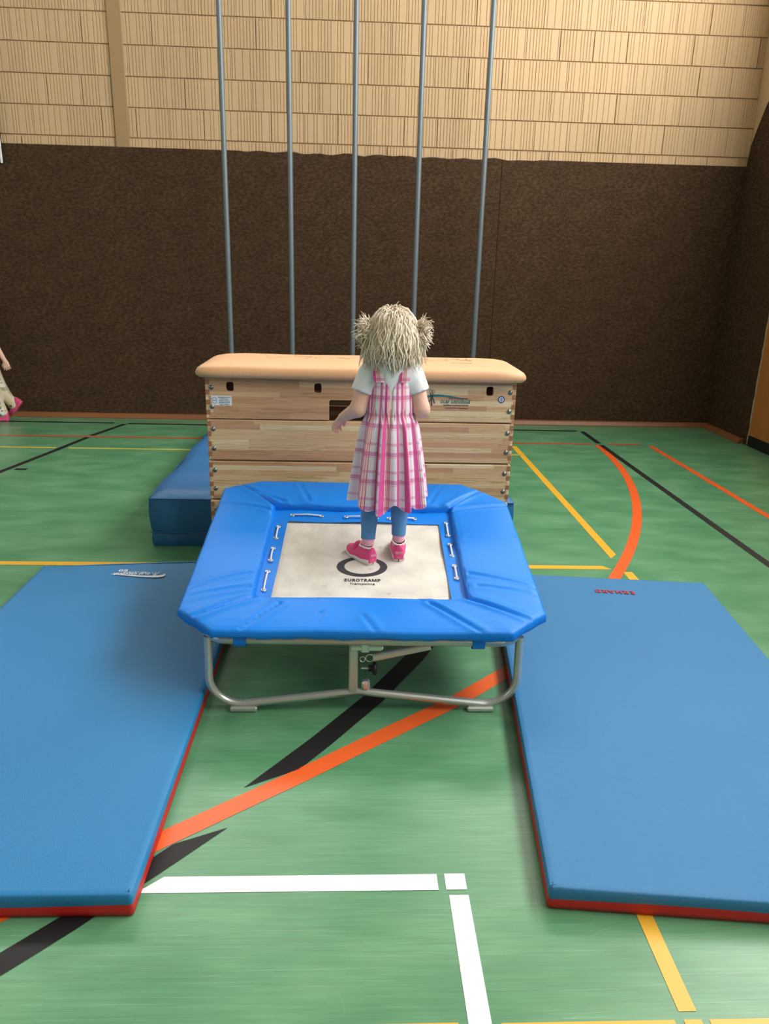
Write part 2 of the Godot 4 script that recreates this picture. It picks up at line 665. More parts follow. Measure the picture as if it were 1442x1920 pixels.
# palm and five bent fingers: out = towards fingertips, nrm = the palm's facing, thumb = the side the thumb leaves
func hand_bones(w: Vector3, out: Vector3, nrm: Vector3, thumb: Vector3, s: float) -> Array:
	var r := []
	out = out.normalized()
	thumb = (thumb - out * thumb.dot(out)).normalized()
	nrm = (nrm - out * nrm.dot(out) - thumb * nrm.dot(thumb)).normalized()
	r.append([w - out * 0.02 * s, w + out * 0.006 * s, 0.0135 * s, 0.0135 * s, 0.01])
	var lens := [0.030, 0.034, 0.032, 0.026]
	for k in 4:
		var off := (1.5 - k) * 0.0125 * s
		var kn := w + out * (0.042 - 0.003 * absf(k - 1.0)) * s + thumb * off
		r.append([w + thumb * off * 0.6, kn, 0.0105 * s, 0.009 * s, 0.008])
		var spread := thumb * (1.5 - k) * 0.12
		var d1 := (out * 0.92 + nrm * 0.35 + spread).normalized()
		var d2 := (out * 0.55 + nrm * 0.85 + spread).normalized()
		var m: Vector3 = kn + d1 * lens[k] * 0.55 * s
		r.append([kn, m, 0.0072 * s, 0.0066 * s, 0.003])
		r.append([m, m + d2 * lens[k] * 0.5 * s, 0.0066 * s, 0.0055 * s, 0.002])
	var tb := w + out * 0.012 * s + thumb * 0.016 * s
	var t1 := tb + (out * 0.6 + thumb * 0.7 + nrm * 0.3).normalized() * 0.02 * s
	r.append([w + thumb * 0.006 * s, tb, 0.011 * s, 0.009 * s, 0.006])
	r.append([tb, t1, 0.0085 * s, 0.0072 * s, 0.003])
	r.append([t1, t1 + (out * 0.9 + nrm * 0.4).normalized() * 0.018 * s, 0.0072 * s, 0.006 * s, 0.002])
	return r

func head_bones(c: Vector3, fwd: Vector3, s: float) -> Array:
	var rt := fwd.cross(Vector3.UP).normalized()
	return [
		[c + Vector3.UP * 0.012 * s - fwd * 0.012 * s, c + Vector3.UP * 0.008 * s + fwd * 0.014 * s, 0.078 * s, 0.074 * s, 0.02],
		[c - Vector3.UP * 0.03 * s + fwd * 0.02 * s, c - Vector3.UP * 0.058 * s + fwd * 0.035 * s, 0.056 * s, 0.034 * s, 0.03],
		[c - Vector3.UP * 0.005 * s + fwd * 0.082 * s, c - Vector3.UP * 0.024 * s + fwd * 0.092 * s, 0.006 * s, 0.009 * s, 0.012],
		[c - Vector3.UP * 0.048 * s + fwd * 0.068 * s - rt * 0.012 * s, c - Vector3.UP * 0.048 * s + fwd * 0.068 * s + rt * 0.012 * s, 0.009 * s, 0.009 * s, 0.008],
		[c - rt * 0.078 * s - Vector3.UP * 0.022 * s, c - rt * 0.083 * s + Vector3.UP * 0.006 * s - fwd * 0.006 * s, 0.007 * s, 0.011 * s, 0.006],
		[c + rt * 0.078 * s - Vector3.UP * 0.022 * s, c + rt * 0.083 * s + Vector3.UP * 0.006 * s - fwd * 0.006 * s, 0.007 * s, 0.011 * s, 0.006],
	]

func face_parts(who: Node3D, c: Vector3, fwd: Vector3, s: float) -> void:
	var rt := fwd.cross(Vector3.UP).normalized()
	for sg in [-1.0, 1.0]:
		var e := MB.new()
		var at: Vector3 = c + fwd * 0.07 * s + rt * sg * 0.031 * s - Vector3.UP * 0.002 * s
		var prof := []
		for k in 9:
			var a := PI * k / 8.0
			prof.append(Vector2(sin(a) * 0.012 * s, -cos(a) * 0.012 * s))
		e.lathe(prof, at, Basis.IDENTITY, 12)
		var eye := obj("eye", e, M.eye, who)
		var ir := MB.new()
		ir.lathe([Vector2(0.0001, 0.0128 * s), Vector2(0.004 * s, 0.0122 * s), Vector2(0.0058 * s, 0.0108 * s), Vector2(0.0001, 0.0104 * s)], at, Basis(rt, fwd, rt.cross(fwd)), 12)
		obj("iris", ir, M.iris, eye)
	var lip := MB.new()
	lip.tube([c + fwd * 0.072 * s - rt * 0.018 * s - Vector3.UP * 0.046 * s, c + fwd * 0.077 * s - Vector3.UP * 0.048 * s, c + fwd * 0.072 * s + rt * 0.018 * s - Vector3.UP * 0.046 * s], [0.001, 0.005 * s, 0.001], 8)
	obj("mouth", lip, M.lip, who)

# one mesh of many wavy tapering locks over a cap
func hair_mesh(c: Vector3, fwd: Vector3, s: float, locks: Array, tones: Array, sd: int) -> MB:
	rng.seed = sd
	var mb := MB.new()
	var rt := fwd.cross(Vector3.UP).normalized()
	mb.tint = tones[1]
	var from := mb.grid(28, 18, func(u: float, w: float) -> Vector3:
		var a := TAU * u
		var b := PI * w * 0.66
		var front := maxf(0.0, cos(a))            # a = 0 towards the face
		b *= 1.0 - 0.32 * front
		var r := 0.091 * s * (1.0 + 0.035 * sin(a * 9.0 + w * 4.0) * w)
		return c + Vector3.UP * 0.008 * s + (fwd * cos(a) * 1.04 * sin(b) + rt * sin(a) * sin(b)) * r + Vector3.UP * cos(b) * r)
	mb.close(from)
	for l in locks:
		var root: Vector3 = l[0]
		var d: Vector3 = l[1]
		var ln: float = l[2]
		var thick: float = l[3]
		var fall: float = l[4]
		mb.tint = (tones[rng.randi_range(0, tones.size() - 1)] as Color)
		var path := []
		var rad := []
		var p := root
		var ph := rng.randf() * TAU
		var wav := rng.randf_range(0.2, 0.7)
		var hug := s * rng.randf_range(0.088, 0.104)
		var side := d.cross(Vector3.UP).normalized()
		if side.length() < 0.1: side = rt
		for k in 8:
			path.append(p)
			rad.append(thick * (1.0 - pow(k / 7.5, 2.0)) + 0.0005)
			d = (d + Vector3.DOWN * fall).normalized()
			p += (d + side * wav * sin(ph + k * 1.3)) * ln / 7.0
			var off := p - (c + Vector3.UP * 0.008 * s)
			if off.length() < hug: p += off.normalized() * (hug - off.length())
		mb.tube(path, rad, 5, false)
	return mb

# ------------------------------------------------------------------ scene
const EYE := Vector3(0, 1.52, 0)
const WALL_Z := -7.86
const RIGHT_X := 3.8
const LEFT_X := -9.0
const BACK_Z := 7.0
const TOP_Y := 6.2

func _ready() -> void:
	# camera: 2.7 degrees to the right of the wall's normal, 17.7 down, rolled 1.45
	var yaw := 0.04662
	var pitch := 0.30978
	var roll := 0.02535
	var cam := Camera3D.new()
	cam.name = "camera"
	add_child(cam)
	var fw := Vector3(sin(yaw) * cos(pitch), -sin(pitch), -cos(yaw) * cos(pitch))
	var rt := Vector3(cos(yaw), 0, sin(yaw))
	var up := rt.cross(fw)
	cam.transform = Transform3D(Basis(rt * cos(roll) + up * sin(roll), up * cos(roll) - rt * sin(roll), -fw), EYE)
	cam.fov = rad_to_deg(2.0 * atan(960.0 / 1420.4))
	cam.near = 0.05
	cam.current = true
	var env := Environment.new()
	env.background_mode = Environment.BG_SKY
	var sky := Sky.new()
	var sm := ProceduralSkyMaterial.new()
	sm.sky_top_color = Color(0.62, 0.72, 0.84)
	sm.sky_horizon_color = Color(0.82, 0.86, 0.9)
	sm.ground_bottom_color = Color(0.4, 0.4, 0.38)
	sm.ground_horizon_color = Color(0.7, 0.72, 0.72)
	sky.sky_material = sm
	env.sky = sky
	env.tonemap_mode = Environment.TONE_MAPPER_LINEAR
	env.tonemap_exposure = 1.07
	env.sdfgi_enabled = true
	env.ssao_enabled = true
	env.ssil_enabled = true
	var we := WorldEnvironment.new()
	we.name = "environment"
	we.environment = env
	add_child(we)
	materials()
	# daylight from the frosted window bands high in the walls: [centre, length, height, energy, turn]
	for w in [[Vector3(RIGHT_X - 0.04, 4.6, -3.2), 6.8, 2.2, 64.0, PI * 0.5], [Vector3(RIGHT_X - 0.04, 4.6, 3.65), 5.5, 2.2, 20.0, PI * 0.5], [Vector3(LEFT_X + 0.04, 4.6, -0.1), 13.0, 2.2, 3.0, -PI * 0.5], [Vector3(-1.6, 5.3, WALL_Z + 0.06), 9.6, 1.1, 25.0, PI]]:
		var l := AreaLight3D.new()
		l.name = numbered("window_daylight")
		add_child(l)
		l.area_size = Vector2(w[1], w[2])
		l.light_energy = w[3]
		l.light_color = Color(1.0, 0.985, 0.96)
		l.area_range = 40.0
		l.shadow_enabled = true
		l.position = w[0]
		l.rotation.y = w[4]
	shell()
	court_lines()
	back_wall()
	right_wall_things()
	for k in 5:
		climbing_pole(k)
	soft_mat()
	vaulting_box()
	floor_mats()
	trampoline()
	girl()
	walker()
	wall_board()

func window_band(at: Vector3, turn: float, ln: float, ht: float, n: int, label: String, num: int) -> void:
	# local: x along the wall, z out of the room
	var w := Node3D.new()
	w.name = "window_%d" % num
	add_child(w)
	w.position = at
	w.rotation.y = turn
	structure(w, label, "window")
	for k in n:
		var p := MB.new()
		p.cbox(Vector3(-ln * 0.5 + ln * (k + 0.5) / n, ht * 0.5, 0.06), Vector3(ln / n - 0.06, ht - 0.06, 0.012), 0.0)
		obj("pane", p, M.pane, w)
	for k in n + 1:
		var f := MB.new()
		f.cbox(Vector3(-ln * 0.5 + ln * k / n + (0.03 if k == 0 else (-0.03 if k == n else 0.0)), ht * 0.5, 0.06), Vector3(0.06, ht, 0.08), 0.005)
		obj("mullion", f, M.frame_grey, w)
	for y in [0.03, ht - 0.03]:
		var f := MB.new()
		f.cbox(Vector3(0, y, 0.06), Vector3(ln, 0.06, 0.08), 0.005)
		obj("rail", f, M.frame_grey, w)

func shell() -> void:
	var fl := MB.new()
	fl.cbox(Vector3((LEFT_X + RIGHT_X) * 0.5, -0.1, (WALL_Z + BACK_Z) * 0.5), Vector3(RIGHT_X - LEFT_X + 0.4, 0.2, BACK_Z - WALL_Z + 0.4))
	var f := obj("floor", fl, M.floor)
	M.floor.uv1_scale = Vector3(1.0 / 5.2, 1.0 / 2.6, 1)
	structure(f, "green linoleum sports hall floor with coloured court lines", "floor")
	var ce := MB.new()
	ce.cbox(Vector3((LEFT_X + RIGHT_X) * 0.5, TOP_Y + 0.1, (WALL_Z + BACK_Z) * 0.5), Vector3(RIGHT_X - LEFT_X + 0.4, 0.2, BACK_Z - WALL_Z + 0.4))
	structure(obj("ceiling", ce, M.ceiling), "pale ceiling of the sports hall", "ceiling")
	var wf := MB.new()
	wf.cbox(Vector3((LEFT_X + RIGHT_X) * 0.5, TOP_Y * 0.5, BACK_Z + 0.1), Vector3(RIGHT_X - LEFT_X + 0.4, TOP_Y, 0.2))
	structure(obj("wall_front", wf, M.plaster), "plain end wall of the hall facing the brick wall", "wall")
	# side walls with window openings
	for sd in [1.0, -1.0]:
		var x: float = (RIGHT_X if sd > 0.0 else LEFT_X) + sd * 0.1
		var w := MB.new()
		w.cbox(Vector3(x, 1.75, (WALL_Z + BACK_Z) * 0.5), Vector3(0.2, 3.5, BACK_Z - WALL_Z))
		w.cbox(Vector3(x, (5.7 + TOP_Y) * 0.5, (WALL_Z + BACK_Z) * 0.5), Vector3(0.2, TOP_Y - 5.7, BACK_Z - WALL_Z))
		for z in ([[WALL_Z, -6.6], [0.2, 0.9], [6.4, BACK_Z]] if sd > 0.0 else [[WALL_Z, -6.6], [6.4, BACK_Z]]):
			w.cbox(Vector3(x, 4.6, (z[0] + z[1]) * 0.5), Vector3(0.2, 2.2, z[1] - z[0]))
		structure(obj("wall_right" if sd > 0.0 else "wall_left", w, M.mortar), "painted side wall with high windows beside the door" if sd > 0.0 else "painted side wall with high windows opposite the door", "wall")
	window_band(Vector3(RIGHT_X, 3.5, -3.2), PI * 0.5, 6.8, 2.2, 6, "high frosted window band beside the brick wall", 1)
	window_band(Vector3(RIGHT_X, 3.5, 3.65), PI * 0.5, 5.5, 2.2, 5, "high frosted window band away from the brick wall", 2)
	window_band(Vector3(LEFT_X, 3.5, -0.1), -PI * 0.5, 13.0, 2.2, 10, "long high frosted window band opposite the door", 3)
	window_band(Vector3(-1.6, 4.75, WALL_Z), PI, 9.6, 1.1, 8, "low frosted window band above the clay blocks", 4)

func strip(pts: Array, width: float, y := 0.0012, cut0 := Vector2.ZERO, cut1 := Vector2.ZERO) -> MB:
	# a flat painted strip along floor points (x, z)
	var mb := MB.new()
	var a := []
	for i in pts.size():
		var t: Vector2
		if i == 0: t = pts[1] - pts[0]
		elif i == pts.size() - 1: t = pts[i] - pts[i - 1]
		else: t = pts[i + 1] - pts[i - 1]
		t = t.normalized()
		var n := Vector2(-t.y, t.x) * width * 0.5
		var s := [0.0, 0.0]
		if i == 0: s = [cut0.x, cut0.y]
		if i == pts.size() - 1: s = [cut1.x, cut1.y]
		var l: Vector2 = pts[i] + n + t * s[0]
		var r: Vector2 = pts[i] - n + t * s[1]
		a.append([mb.vert(Vector3(l.x, y, l.y)), mb.vert(Vector3(r.x, y, r.y))])
	for i in pts.size() - 1:
		mb.quad(a[i][0], a[i][1], a[i + 1][1], a[i + 1][0])
	# faces up
	var nr: Vector3 = (mb.v[mb.idx[2]] - mb.v[mb.idx[0]]).cross(mb.v[mb.idx[1]] - mb.v[mb.idx[0]])
	if nr.y < 0.0: mb.flip(0)
	return mb

func arc_pts(c: Vector2, r: float, a0: float, a1: float, n: int) -> Array:
	var o := []
	for k in n + 1:
		var a := lerpf(a0, a1, float(k) / n)
		o.append(c + Vector2(cos(a), sin(a)) * r)
	return o

func court_lines() -> void:
	var f := get_node("floor")
	var put := func(mb: MB, m: Material, what: String) -> void:
		obj("court_line", mb, m, f).set_meta("label", what)
	var W := 0.05
	# far lines along the wall
	put.call(strip([Vector2(-8.5, -7.545), Vector2(-2.36, -7.545)], W), M.line_black, "black court line along the carpeted wall")
	put.call(strip([Vector2(-2.22, -7.53), Vector2(2.29, -7.51)], W), M.line_black, "black court line along the carpeted wall")
	put.call(strip([Vector2(-8.5, -6.905), Vector2(2.26, -6.905)], W), M.line_rust, "rust red court line along the carpeted wall")
	put.call(strip([Vector2(2.42, -6.915), Vector2(2.72, -6.915)], W), M.line_rust, "short rust red piece of court line")
	put.call(strip([Vector2(-8.5, -6.44), Vector2(-2.52, -6.44)], 0.04), M.line_pale, "pale yellow court line")
	put.call(strip([Vector2(-2.42, -6.44), Vector2(1.48, -6.42)], 0.04), M.line_pale, "pale yellow court line")
	put.call(strip([Vector2(2.805, -6.86), Vector2(2.805, 6.5)], W), M.line_orange, "orange court line running down the hall")
	put.call(strip([Vector2(2.338, -7.49), Vector2(2.338, -6.94)], W), M.line_black, "black court line running down the hall")
	put.call(strip([Vector2(2.338, -6.87), Vector2(2.338, 6.5)], W), M.line_black, "black court line running down the hall")
	put.call(strip([Vector2(1.491, -6.77), Vector2(1.491, -3.96)], W, 0.0012, Vector2.ZERO, Vector2(0.03, -0.03)), M.line_yellow, "yellow court line running down the hall")
	put.call(strip([Vector2(1.491, -3.73), Vector2(1.491, -2.6)], W), M.line_yellow, "yellow court line running down the hall")
	var c := Vector2(-4.2385, -6.974)
	put.call(strip(arc_pts(c, 6.5414, atan2(0.11, 6.54), atan2(3.6, 5.46), 40), 0.06), M.line_orange, "orange court arc curving in from the wall")
	put.call(strip([Vector2(-2.245, -7.5), Vector2(-2.389, -6.95)], W), M.line_black, "slanting black court line")
	put.call(strip([Vector2(-2.40, -6.87), Vector2(-2.501, -6.315), Vector2(-2.64, -5.62), Vector2(-2.86, -4.6)], W), M.line_black, "slanting black court line")
	put.call(strip([Vector2(-2.565, -5.71), Vector2(-2.475, -5.71)], W), M.line_black, "short black tick on the floor")
	put.call(strip([Vector2(-8.5, -3.785), Vector2(-0.3, -3.79)], W), M.line_yellow, "yellow court line across the hall")
	put.call(strip([Vector2(0.6, -3.795), Vector2(1.40, -3.79)], W, 0.0012, Vector2.ZERO, Vector2(0.02, -0.02)), M.line_yellow, "yellow court line across the hall")
	# near lines
	put.call(strip([Vector2(1.30, -3.5), Vector2(0.95, -3.0), Vector2(0.62, -2.658), Vector2(0.409, -2.461), Vector2(0.085, -2.207), Vector2(-0.154, -2.016), Vector2(-0.319, -1.891), Vector2(-0.53, -1.73), Vector2(-0.9, -1.46)], 0.066), M.line_orange, "orange court arc running out from under the trampoline")
	put.call(strip([Vector2(0.5, -3.25), Vector2(0.263, -2.773), Vector2(0.091, -2.468), Vector2(-0.095, -2.196), Vector2(-0.215, -2.035)], 0.078, 0.0012, Vector2.ZERO, Vector2(0.12, -0.05)), M.line_black, "black court arc ending in a point beside the orange one")
	put.call(strip([Vector2(-0.415, -1.75), Vector2(-0.508, -1.645), Vector2(-0.668, -1.467), Vector2(-0.79, -1.345), Vector2(-1.1, -1.06)], 0.062, 0.0012, Vector2(0.06, -0.08), Vector2.ZERO), M.line_black, "black court arc starting in a point beside the orange one")
	put.call(strip([Vector2(-0.515, -1.581), Vector2(0.237, -1.581)], 0.054, 0.0012, Vector2(-0.02, 0.04), Vector2.ZERO), M.line_white, "white court line beside the mat")
	put.call(strip([Vector2(0.257, -1.582), Vector2(0.311, -1.582)], 0.054), M.line_white, "small white square where two lines cross")
	put.call(strip([Vector2(0.287, -1.537), Vector2(0.285, -0.6), Vector2(0.285, 3.0)], 0.05), M.line_white, "white court line running down the hall")
	put.call(strip([Vector2(0.744, -1.9), Vector2(0.743, -1.209)], 0.04), M.line_yellow, "yellow court line beside the mat")
	put.call(strip([Vector2(-6.0, -1.175), Vector2(0.24, -1.175)], 0.036), M.line_yellow, "yellow court line across the hall")
	put.call(strip([Vector2(0.332, -1.172), Vector2(0.706, -1.172)], 0.036), M.line_yellow, "yellow court line across the hall")
	put.call(strip([Vector2(0.726, -1.172), Vector2(0.765, -1.172)], 0.036), M.line_yellow, "small yellow square where two lines cross")
	put.call(strip([Vector2(0.782, -1.172), Vector2(3.6, -1.165)], 0.036), M.line_yellow, "yellow court line across the hall")

# ------------------------------------------------------------------ back wall of ribbed blocks over brown felt
func block_mesh(w: float, h: float, sd: int, m: Material) -> ArrayMesh:
	rng.seed = sd
	var prof := [Vector2(0, -0.009), Vector2(0.002, 0)]
	var x := 0.003
	while x < w - 0.02:
		var flat := rng.randf_range(0.014, 0.020)
		if rng.randf() < 0.18: flat = rng.randf_range(0.035, 0.06)
		x += flat
		if x > w - 0.02: break
		prof.append(Vector2(x, 0))
		prof.append(Vector2(x + 0.003, -0.006))
		prof.append(Vector2(x + 0.008, -0.0045))
		prof.append(Vector2(x + 0.011, 0))
		x += 0.011
	prof.append(Vector2(w - 0.002, 0))
	prof.append(Vector2(w, -0.009))
	var mb := MB.new()
	var ch := 0.004
	for i in prof.size() - 1:
		var a: Vector2 = prof[i]
		var b: Vector2 = prof[i + 1]
		# face and its chamfered top and bottom
		mb.face([Vector3(a.x, ch, a.y), Vector3(a.x, h - ch, a.y), Vector3(b.x, h - ch, b.y), Vector3(b.x, ch, b.y)])
		mb.face([Vector3(a.x, h - ch, a.y), Vector3(a.x, h, -0.018), Vector3(b.x, h, -0.018), Vector3(b.x, h - ch, b.y)])
		mb.face([Vector3(a.x, ch, a.y), Vector3(b.x, ch, b.y), Vector3(b.x, 0, -0.018), Vector3(a.x, 0, -0.018)])
	for e in [0, prof.size() - 1]:
		var p: Vector2 = prof[e]
		var ps := [Vector3(p.x, ch, p.y), Vector3(p.x, h - ch, p.y), Vector3(p.x, h, -0.018), Vector3(p.x, 0, -0.018)]
		if e == 0: ps.reverse()
		mb.face(ps)
	return mb.mesh(m)

func back_wall() -> void:
	var w := MB.new()
	var mid := (LEFT_X + RIGHT_X) * 0.5
	w.cbox(Vector3(mid, 2.375, WALL_Z - 0.118), Vector3(RIGHT_X - LEFT_X + 0.4, 4.75, 0.2))
	w.cbox(Vector3(mid, (5.85 + TOP_Y) * 0.5, WALL_Z - 0.118), Vector3(RIGHT_X - LEFT_X + 0.4, TOP_Y - 5.85, 0.2))
	for e in [[LEFT_X - 0.2, -6.4], [3.2, RIGHT_X + 0.2]]:
		w.cbox(Vector3((e[0] + e[1]) * 0.5, 5.3, WALL_Z - 0.118), Vector3(e[1] - e[0], 1.1, 0.2))
	var wall := obj("wall_back", w, M.mortar)
	structure(wall, "end wall of cream ribbed clay blocks above brown felt", "wall")
	# blocks
	var P := 0.2535
	var L := 0.308
	var meshes := []
	for k in 10:
		meshes.append(block_mesh(L - 0.0015, P - 0.0035, 300 + k, M.brick[k % 5]))
	var low := []
	for k in 4:
		low.append(block_mesh(L - 0.004, 0.115, 320 + k, M.brick[k % 5]))
	rng.seed = 5
	for row in range(-1, 8):
		var y := 2.631 + row * P
		var x := LEFT_X + 3.9 + (0.154 if posmod(row, 2) == 1 else 0.0) + rng.randf_range(-0.04, 0.04)
		while x < RIGHT_X - 0.02:
			var a := x
			x += L
			if a < -2.1 and a + L > -2.24:
				# the smooth pilaster interrupts the course
				pass
			var m: Mesh = meshes[rng.randi_range(0, 9)] if row >= 0 else low[rng.randi_range(0, 3)]
			var gap := rng.randf_range(-0.0008, 0.0008)
			if rng.randf() < 0.3: x += 0.005
			if a + L > RIGHT_X:
				var s := (RIGHT_X - a) / L
				var o := inst("brick", m, wall, Vector3(a, y, WALL_Z + gap))
				o.scale.x = s
				continue
			var yy := y if row >= 0 else 2.631 - 0.121
			inst("brick", m, wall, Vector3(a, yy, WALL_Z + gap))
	var st := MB.new()
	st.cbox(Vector3(-2.155, 3.64, WALL_Z + 0.004), Vector3(0.125, 2.2, 0.03), 0.003)
	obj("pilaster", st, M.beige, wall).set_meta("label", "smooth tan strip between the blocks")
	# felt panels with seams; the edge of the middle ones is torn
	var edges := [[-9.0, 1.4], [1.4006, 3.8]]
	for e in edges:
		var mb := MB.new()
		var n := 200
		var top := func(x: float) -> float:
			var t := 2.548
			if x > -1.1 and x < 1.75:
				t += -0.012 * (0.5 + 0.5 * sin(x * 9.0 + 2.0 * sin(x * 4.1))) - 0.006 * sin(x * 23.0)
			return t
		var z0 := WALL_Z + 0.0
		var z1 := WALL_Z + 0.022
		var a := []
		for k in n + 1:
			var x: float = lerpf(e[0], e[1], float(k) / n)
			var t: float = top.call(x)
			a.append([Vector3(x, 0, z1), Vector3(x, t - 0.004, z1), Vector3(x, t, z1 - 0.004), Vector3(x, t, z0)])
		for k in n:
			for q in 3:
				mb.face([a[k][q], a[k][q + 1], a[k + 1][q + 1], a[k + 1][q]])
		mb.face([a[0][0], a[0][3] * Vector3(1, 0, 1), a[0][3], a[0][1]])
		mb.face([a[n][0], a[n][1], a[n][3], a[n][3] * Vector3(1, 0, 1)])
		obj("felt_panel", mb, M.felt, wall, true).set_meta("label", "dark brown needle felt wall covering")
	rng.seed = 15
	for seg in [[-0.75, -0.5], [-0.42, -0.28], [-0.05, 0.35], [0.5, 0.95], [1.0, 1.45]]:
		var pl := []
		var r := []
		var n := 14
		for k in n + 1:
			var x: float = lerpf(seg[0], seg[1], float(k) / n)
			pl.append(Vector3(x, 2.552 - 0.012 * (0.5 + 0.5 * sin(x * 9.0 + 2.0 * sin(x * 4.1))) - 0.006 * sin(x * 23.0) + rng.randf_range(-0.003, 0.003), WALL_Z + 0.018))
			r.append(rng.randf_range(0.003, 0.009) * sin(PI * (k + 0.3) / (n + 0.6)) + 0.001)
		var mb := MB.new()
		mb.tube(pl, r, 6)
		obj("torn_edge", mb, M.torn, wall).set_meta("label", "frayed pale edge of the felt")
	var bb := MB.new()
	bb.prism(PackedVector2Array([Vector2(0, 0), Vector2(0.055, 0), Vector2(0.055, 0.008), Vector2(0.03, 0.04), Vector2(0.014, 0.048), Vector2(0, 0.048)]), Vector3(LEFT_X, 0, WALL_Z + 0.02), Basis(Vector3(0, 0, 1), Vector3.UP, Vector3(1, 0, 0)), RIGHT_X - LEFT_X - 0.022)
	structure(obj("baseboard_back", bb, M.baseboard), "reddish brown wooden skirting under the brown felt", "baseboard")

func right_wall_things() -> void:
	# felt on the side wall; its top rises in a curve out of the corner
	var mb := MB.new()
	var top := [[WALL_Z + 0.02, 2.548], [-7.83, 2.60], [-7.815, 2.72], [-7.77, 2.81], [-7.70, 2.93], [-7.62, 3.06], [-7.4, 3.2], [-7.0, 3.26], [-6.2, 3.28], [6.9, 3.28]]
	var bot := func(z: float) -> float: return 2.35 if z > -6.965 else 0.0
	var zs := []
	for t in top: zs.append([t[0], t[1]])
	zs.insert(8, [-6.966, 3.261]); zs.insert(9, [-6.964, 3.261])
	for i in zs.size() - 1:
		var a: Array = zs[i]
		var b: Array = zs[i + 1]
		if b[0] <= a[0]: continue
		var x0 := RIGHT_X
		var x1 := RIGHT_X - 0.022
		var ba: float = bot.call(a[0] + 0.0005)
		var bb: float = bot.call(b[0] - 0.0005)
		mb.face([Vector3(x1, ba, a[0]), Vector3(x1, a[1], a[0]), Vector3(x1, b[1], b[0]), Vector3(x1, bb, b[0])])
		mb.face([Vector3(x1, a[1], a[0]), Vector3(x0, a[1], a[0]), Vector3(x0, b[1], b[0]), Vector3(x1, b[1], b[0])])
	mb.face([Vector3(RIGHT_X - 0.022, 0, -6.966), Vector3(RIGHT_X - 0.022, 2.35, -6.966), Vector3(RIGHT_X, 2.35, -6.966), Vector3(RIGHT_X, 0, -6.966)])
	obj("felt_panel", mb, M.felt, get_node("wall_right"), true).set_meta("label", "dark brown felt rising in a curve out of the corner")
	var bb := MB.new()
	bb.prism(PackedVector2Array([Vector2(0, 0), Vector2(0.055, 0), Vector2(0.055, 0.008), Vector2(0.03, 0.04), Vector2(0.014, 0.048), Vector2(0, 0.048)]), Vector3(RIGHT_X - 0.022, 0, -7.84), Basis(Vector3(-1, 0, 0), Vector3.UP, Vector3(0, 0, 1)), 0.80)
	structure(obj("baseboard_right", bb, M.baseboard), "short brown wooden skirting between the corner and the door", "baseboard")
	# pine door panels with a black kick strip and a ragged pale sealant line
	var d := Node3D.new()
	d.name = "door_1"
	add_child(d)
	d.position = Vector3(RIGHT_X, 0, -6.95)
	structure(d, "pine board door with a black kick strip beside the brown felt", "door")
	for k in 12:
		var b := MB.new()
		b.cbox(Vector3(-0.012, 1.225, 0.06 + k * 0.121), Vector3(0.024, 2.25, 0.118), 0.004)
		obj("board", b, M.pine, d)
	var kick := MB.new()
	kick.cbox(Vector3(-0.014, 0.05, 0.725), Vector3(0.028, 0.1, 1.45), 0.004)
	obj("kick_strip", kick, M.black, d).set_meta("label", "black kick strip")
	var pl := []
	rng.seed = 21
	var rr := []
	for k in 40:
		pl.append(Vector3(-0.02, 0.01 + k * 0.0585, -0.006 + rng.randf_range(-0.004, 0.004)))
		rr.append(rng.randf_range(0.007, 0.013))
	var se := MB.new()
	se.tube(pl, rr, 6)
	obj("sealant", se, M.torn, d).set_meta("label", "ragged pale sealant line")

func climbing_pole(k: int) -> void:
	var x: float = [-1.155, -0.575, 0.0, 0.575, 1.165][k]
	var p := thing("climbing_pole", ["grey steel climbing pole farthest from the door", "grey steel climbing pole second farthest from the door", "middle one of five grey steel climbing poles", "grey steel climbing pole second nearest the door", "grey steel climbing pole nearest the door"][k], "pole", Vector3(x, 0, -7.4), "climbing poles before the brown felt wall")
	var a := MB.new()
	a.tube([Vector3(0, 0.012, 0), Vector3(0, 3.0, 0), Vector3(0, TOP_Y - 0.012, 0)], 0.0235, 16)
	obj("tube", a, M.steel, p)
	for y in [0.0, TOP_Y - 0.012]:
		var f := MB.new()
		f.lathe([Vector2(0.0001, 0), Vector2(0.05, 0), Vector2(0.05, 0.012), Vector2(0.0001, 0.012)], Vector3(0, y, 0), Basis.IDENTITY, 20)
		obj("flange", f, M.steel, p)

func wall_board() -> void:
	# only its lower corner is in the picture
	var b := thing("wall_board", "dark wall board with a thin white border above the brown felt", "board", Vector3(-3.807, 2.373, WALL_Z + 0.03))
	var p := MB.new()
	p.cbox(Vector3(0, 0.3, 0.012), Vector3(1.1, 0.6, 0.02), 0.003)
	obj("panel", p, M.black, b)
	for s in [[Vector3(0.54, 0.3, 0.026), Vector3(0.02, 0.6, 0.008)], [Vector3(-0.54, 0.3, 0.026), Vector3(0.02, 0.6, 0.008)], [Vector3(0, 0.59, 0.026), Vector3(1.06, 0.02, 0.008)]]:
		var t := MB.new()
		t.cbox(s[0], s[1], 0.002)
		obj("border", t, M.line_white, b)

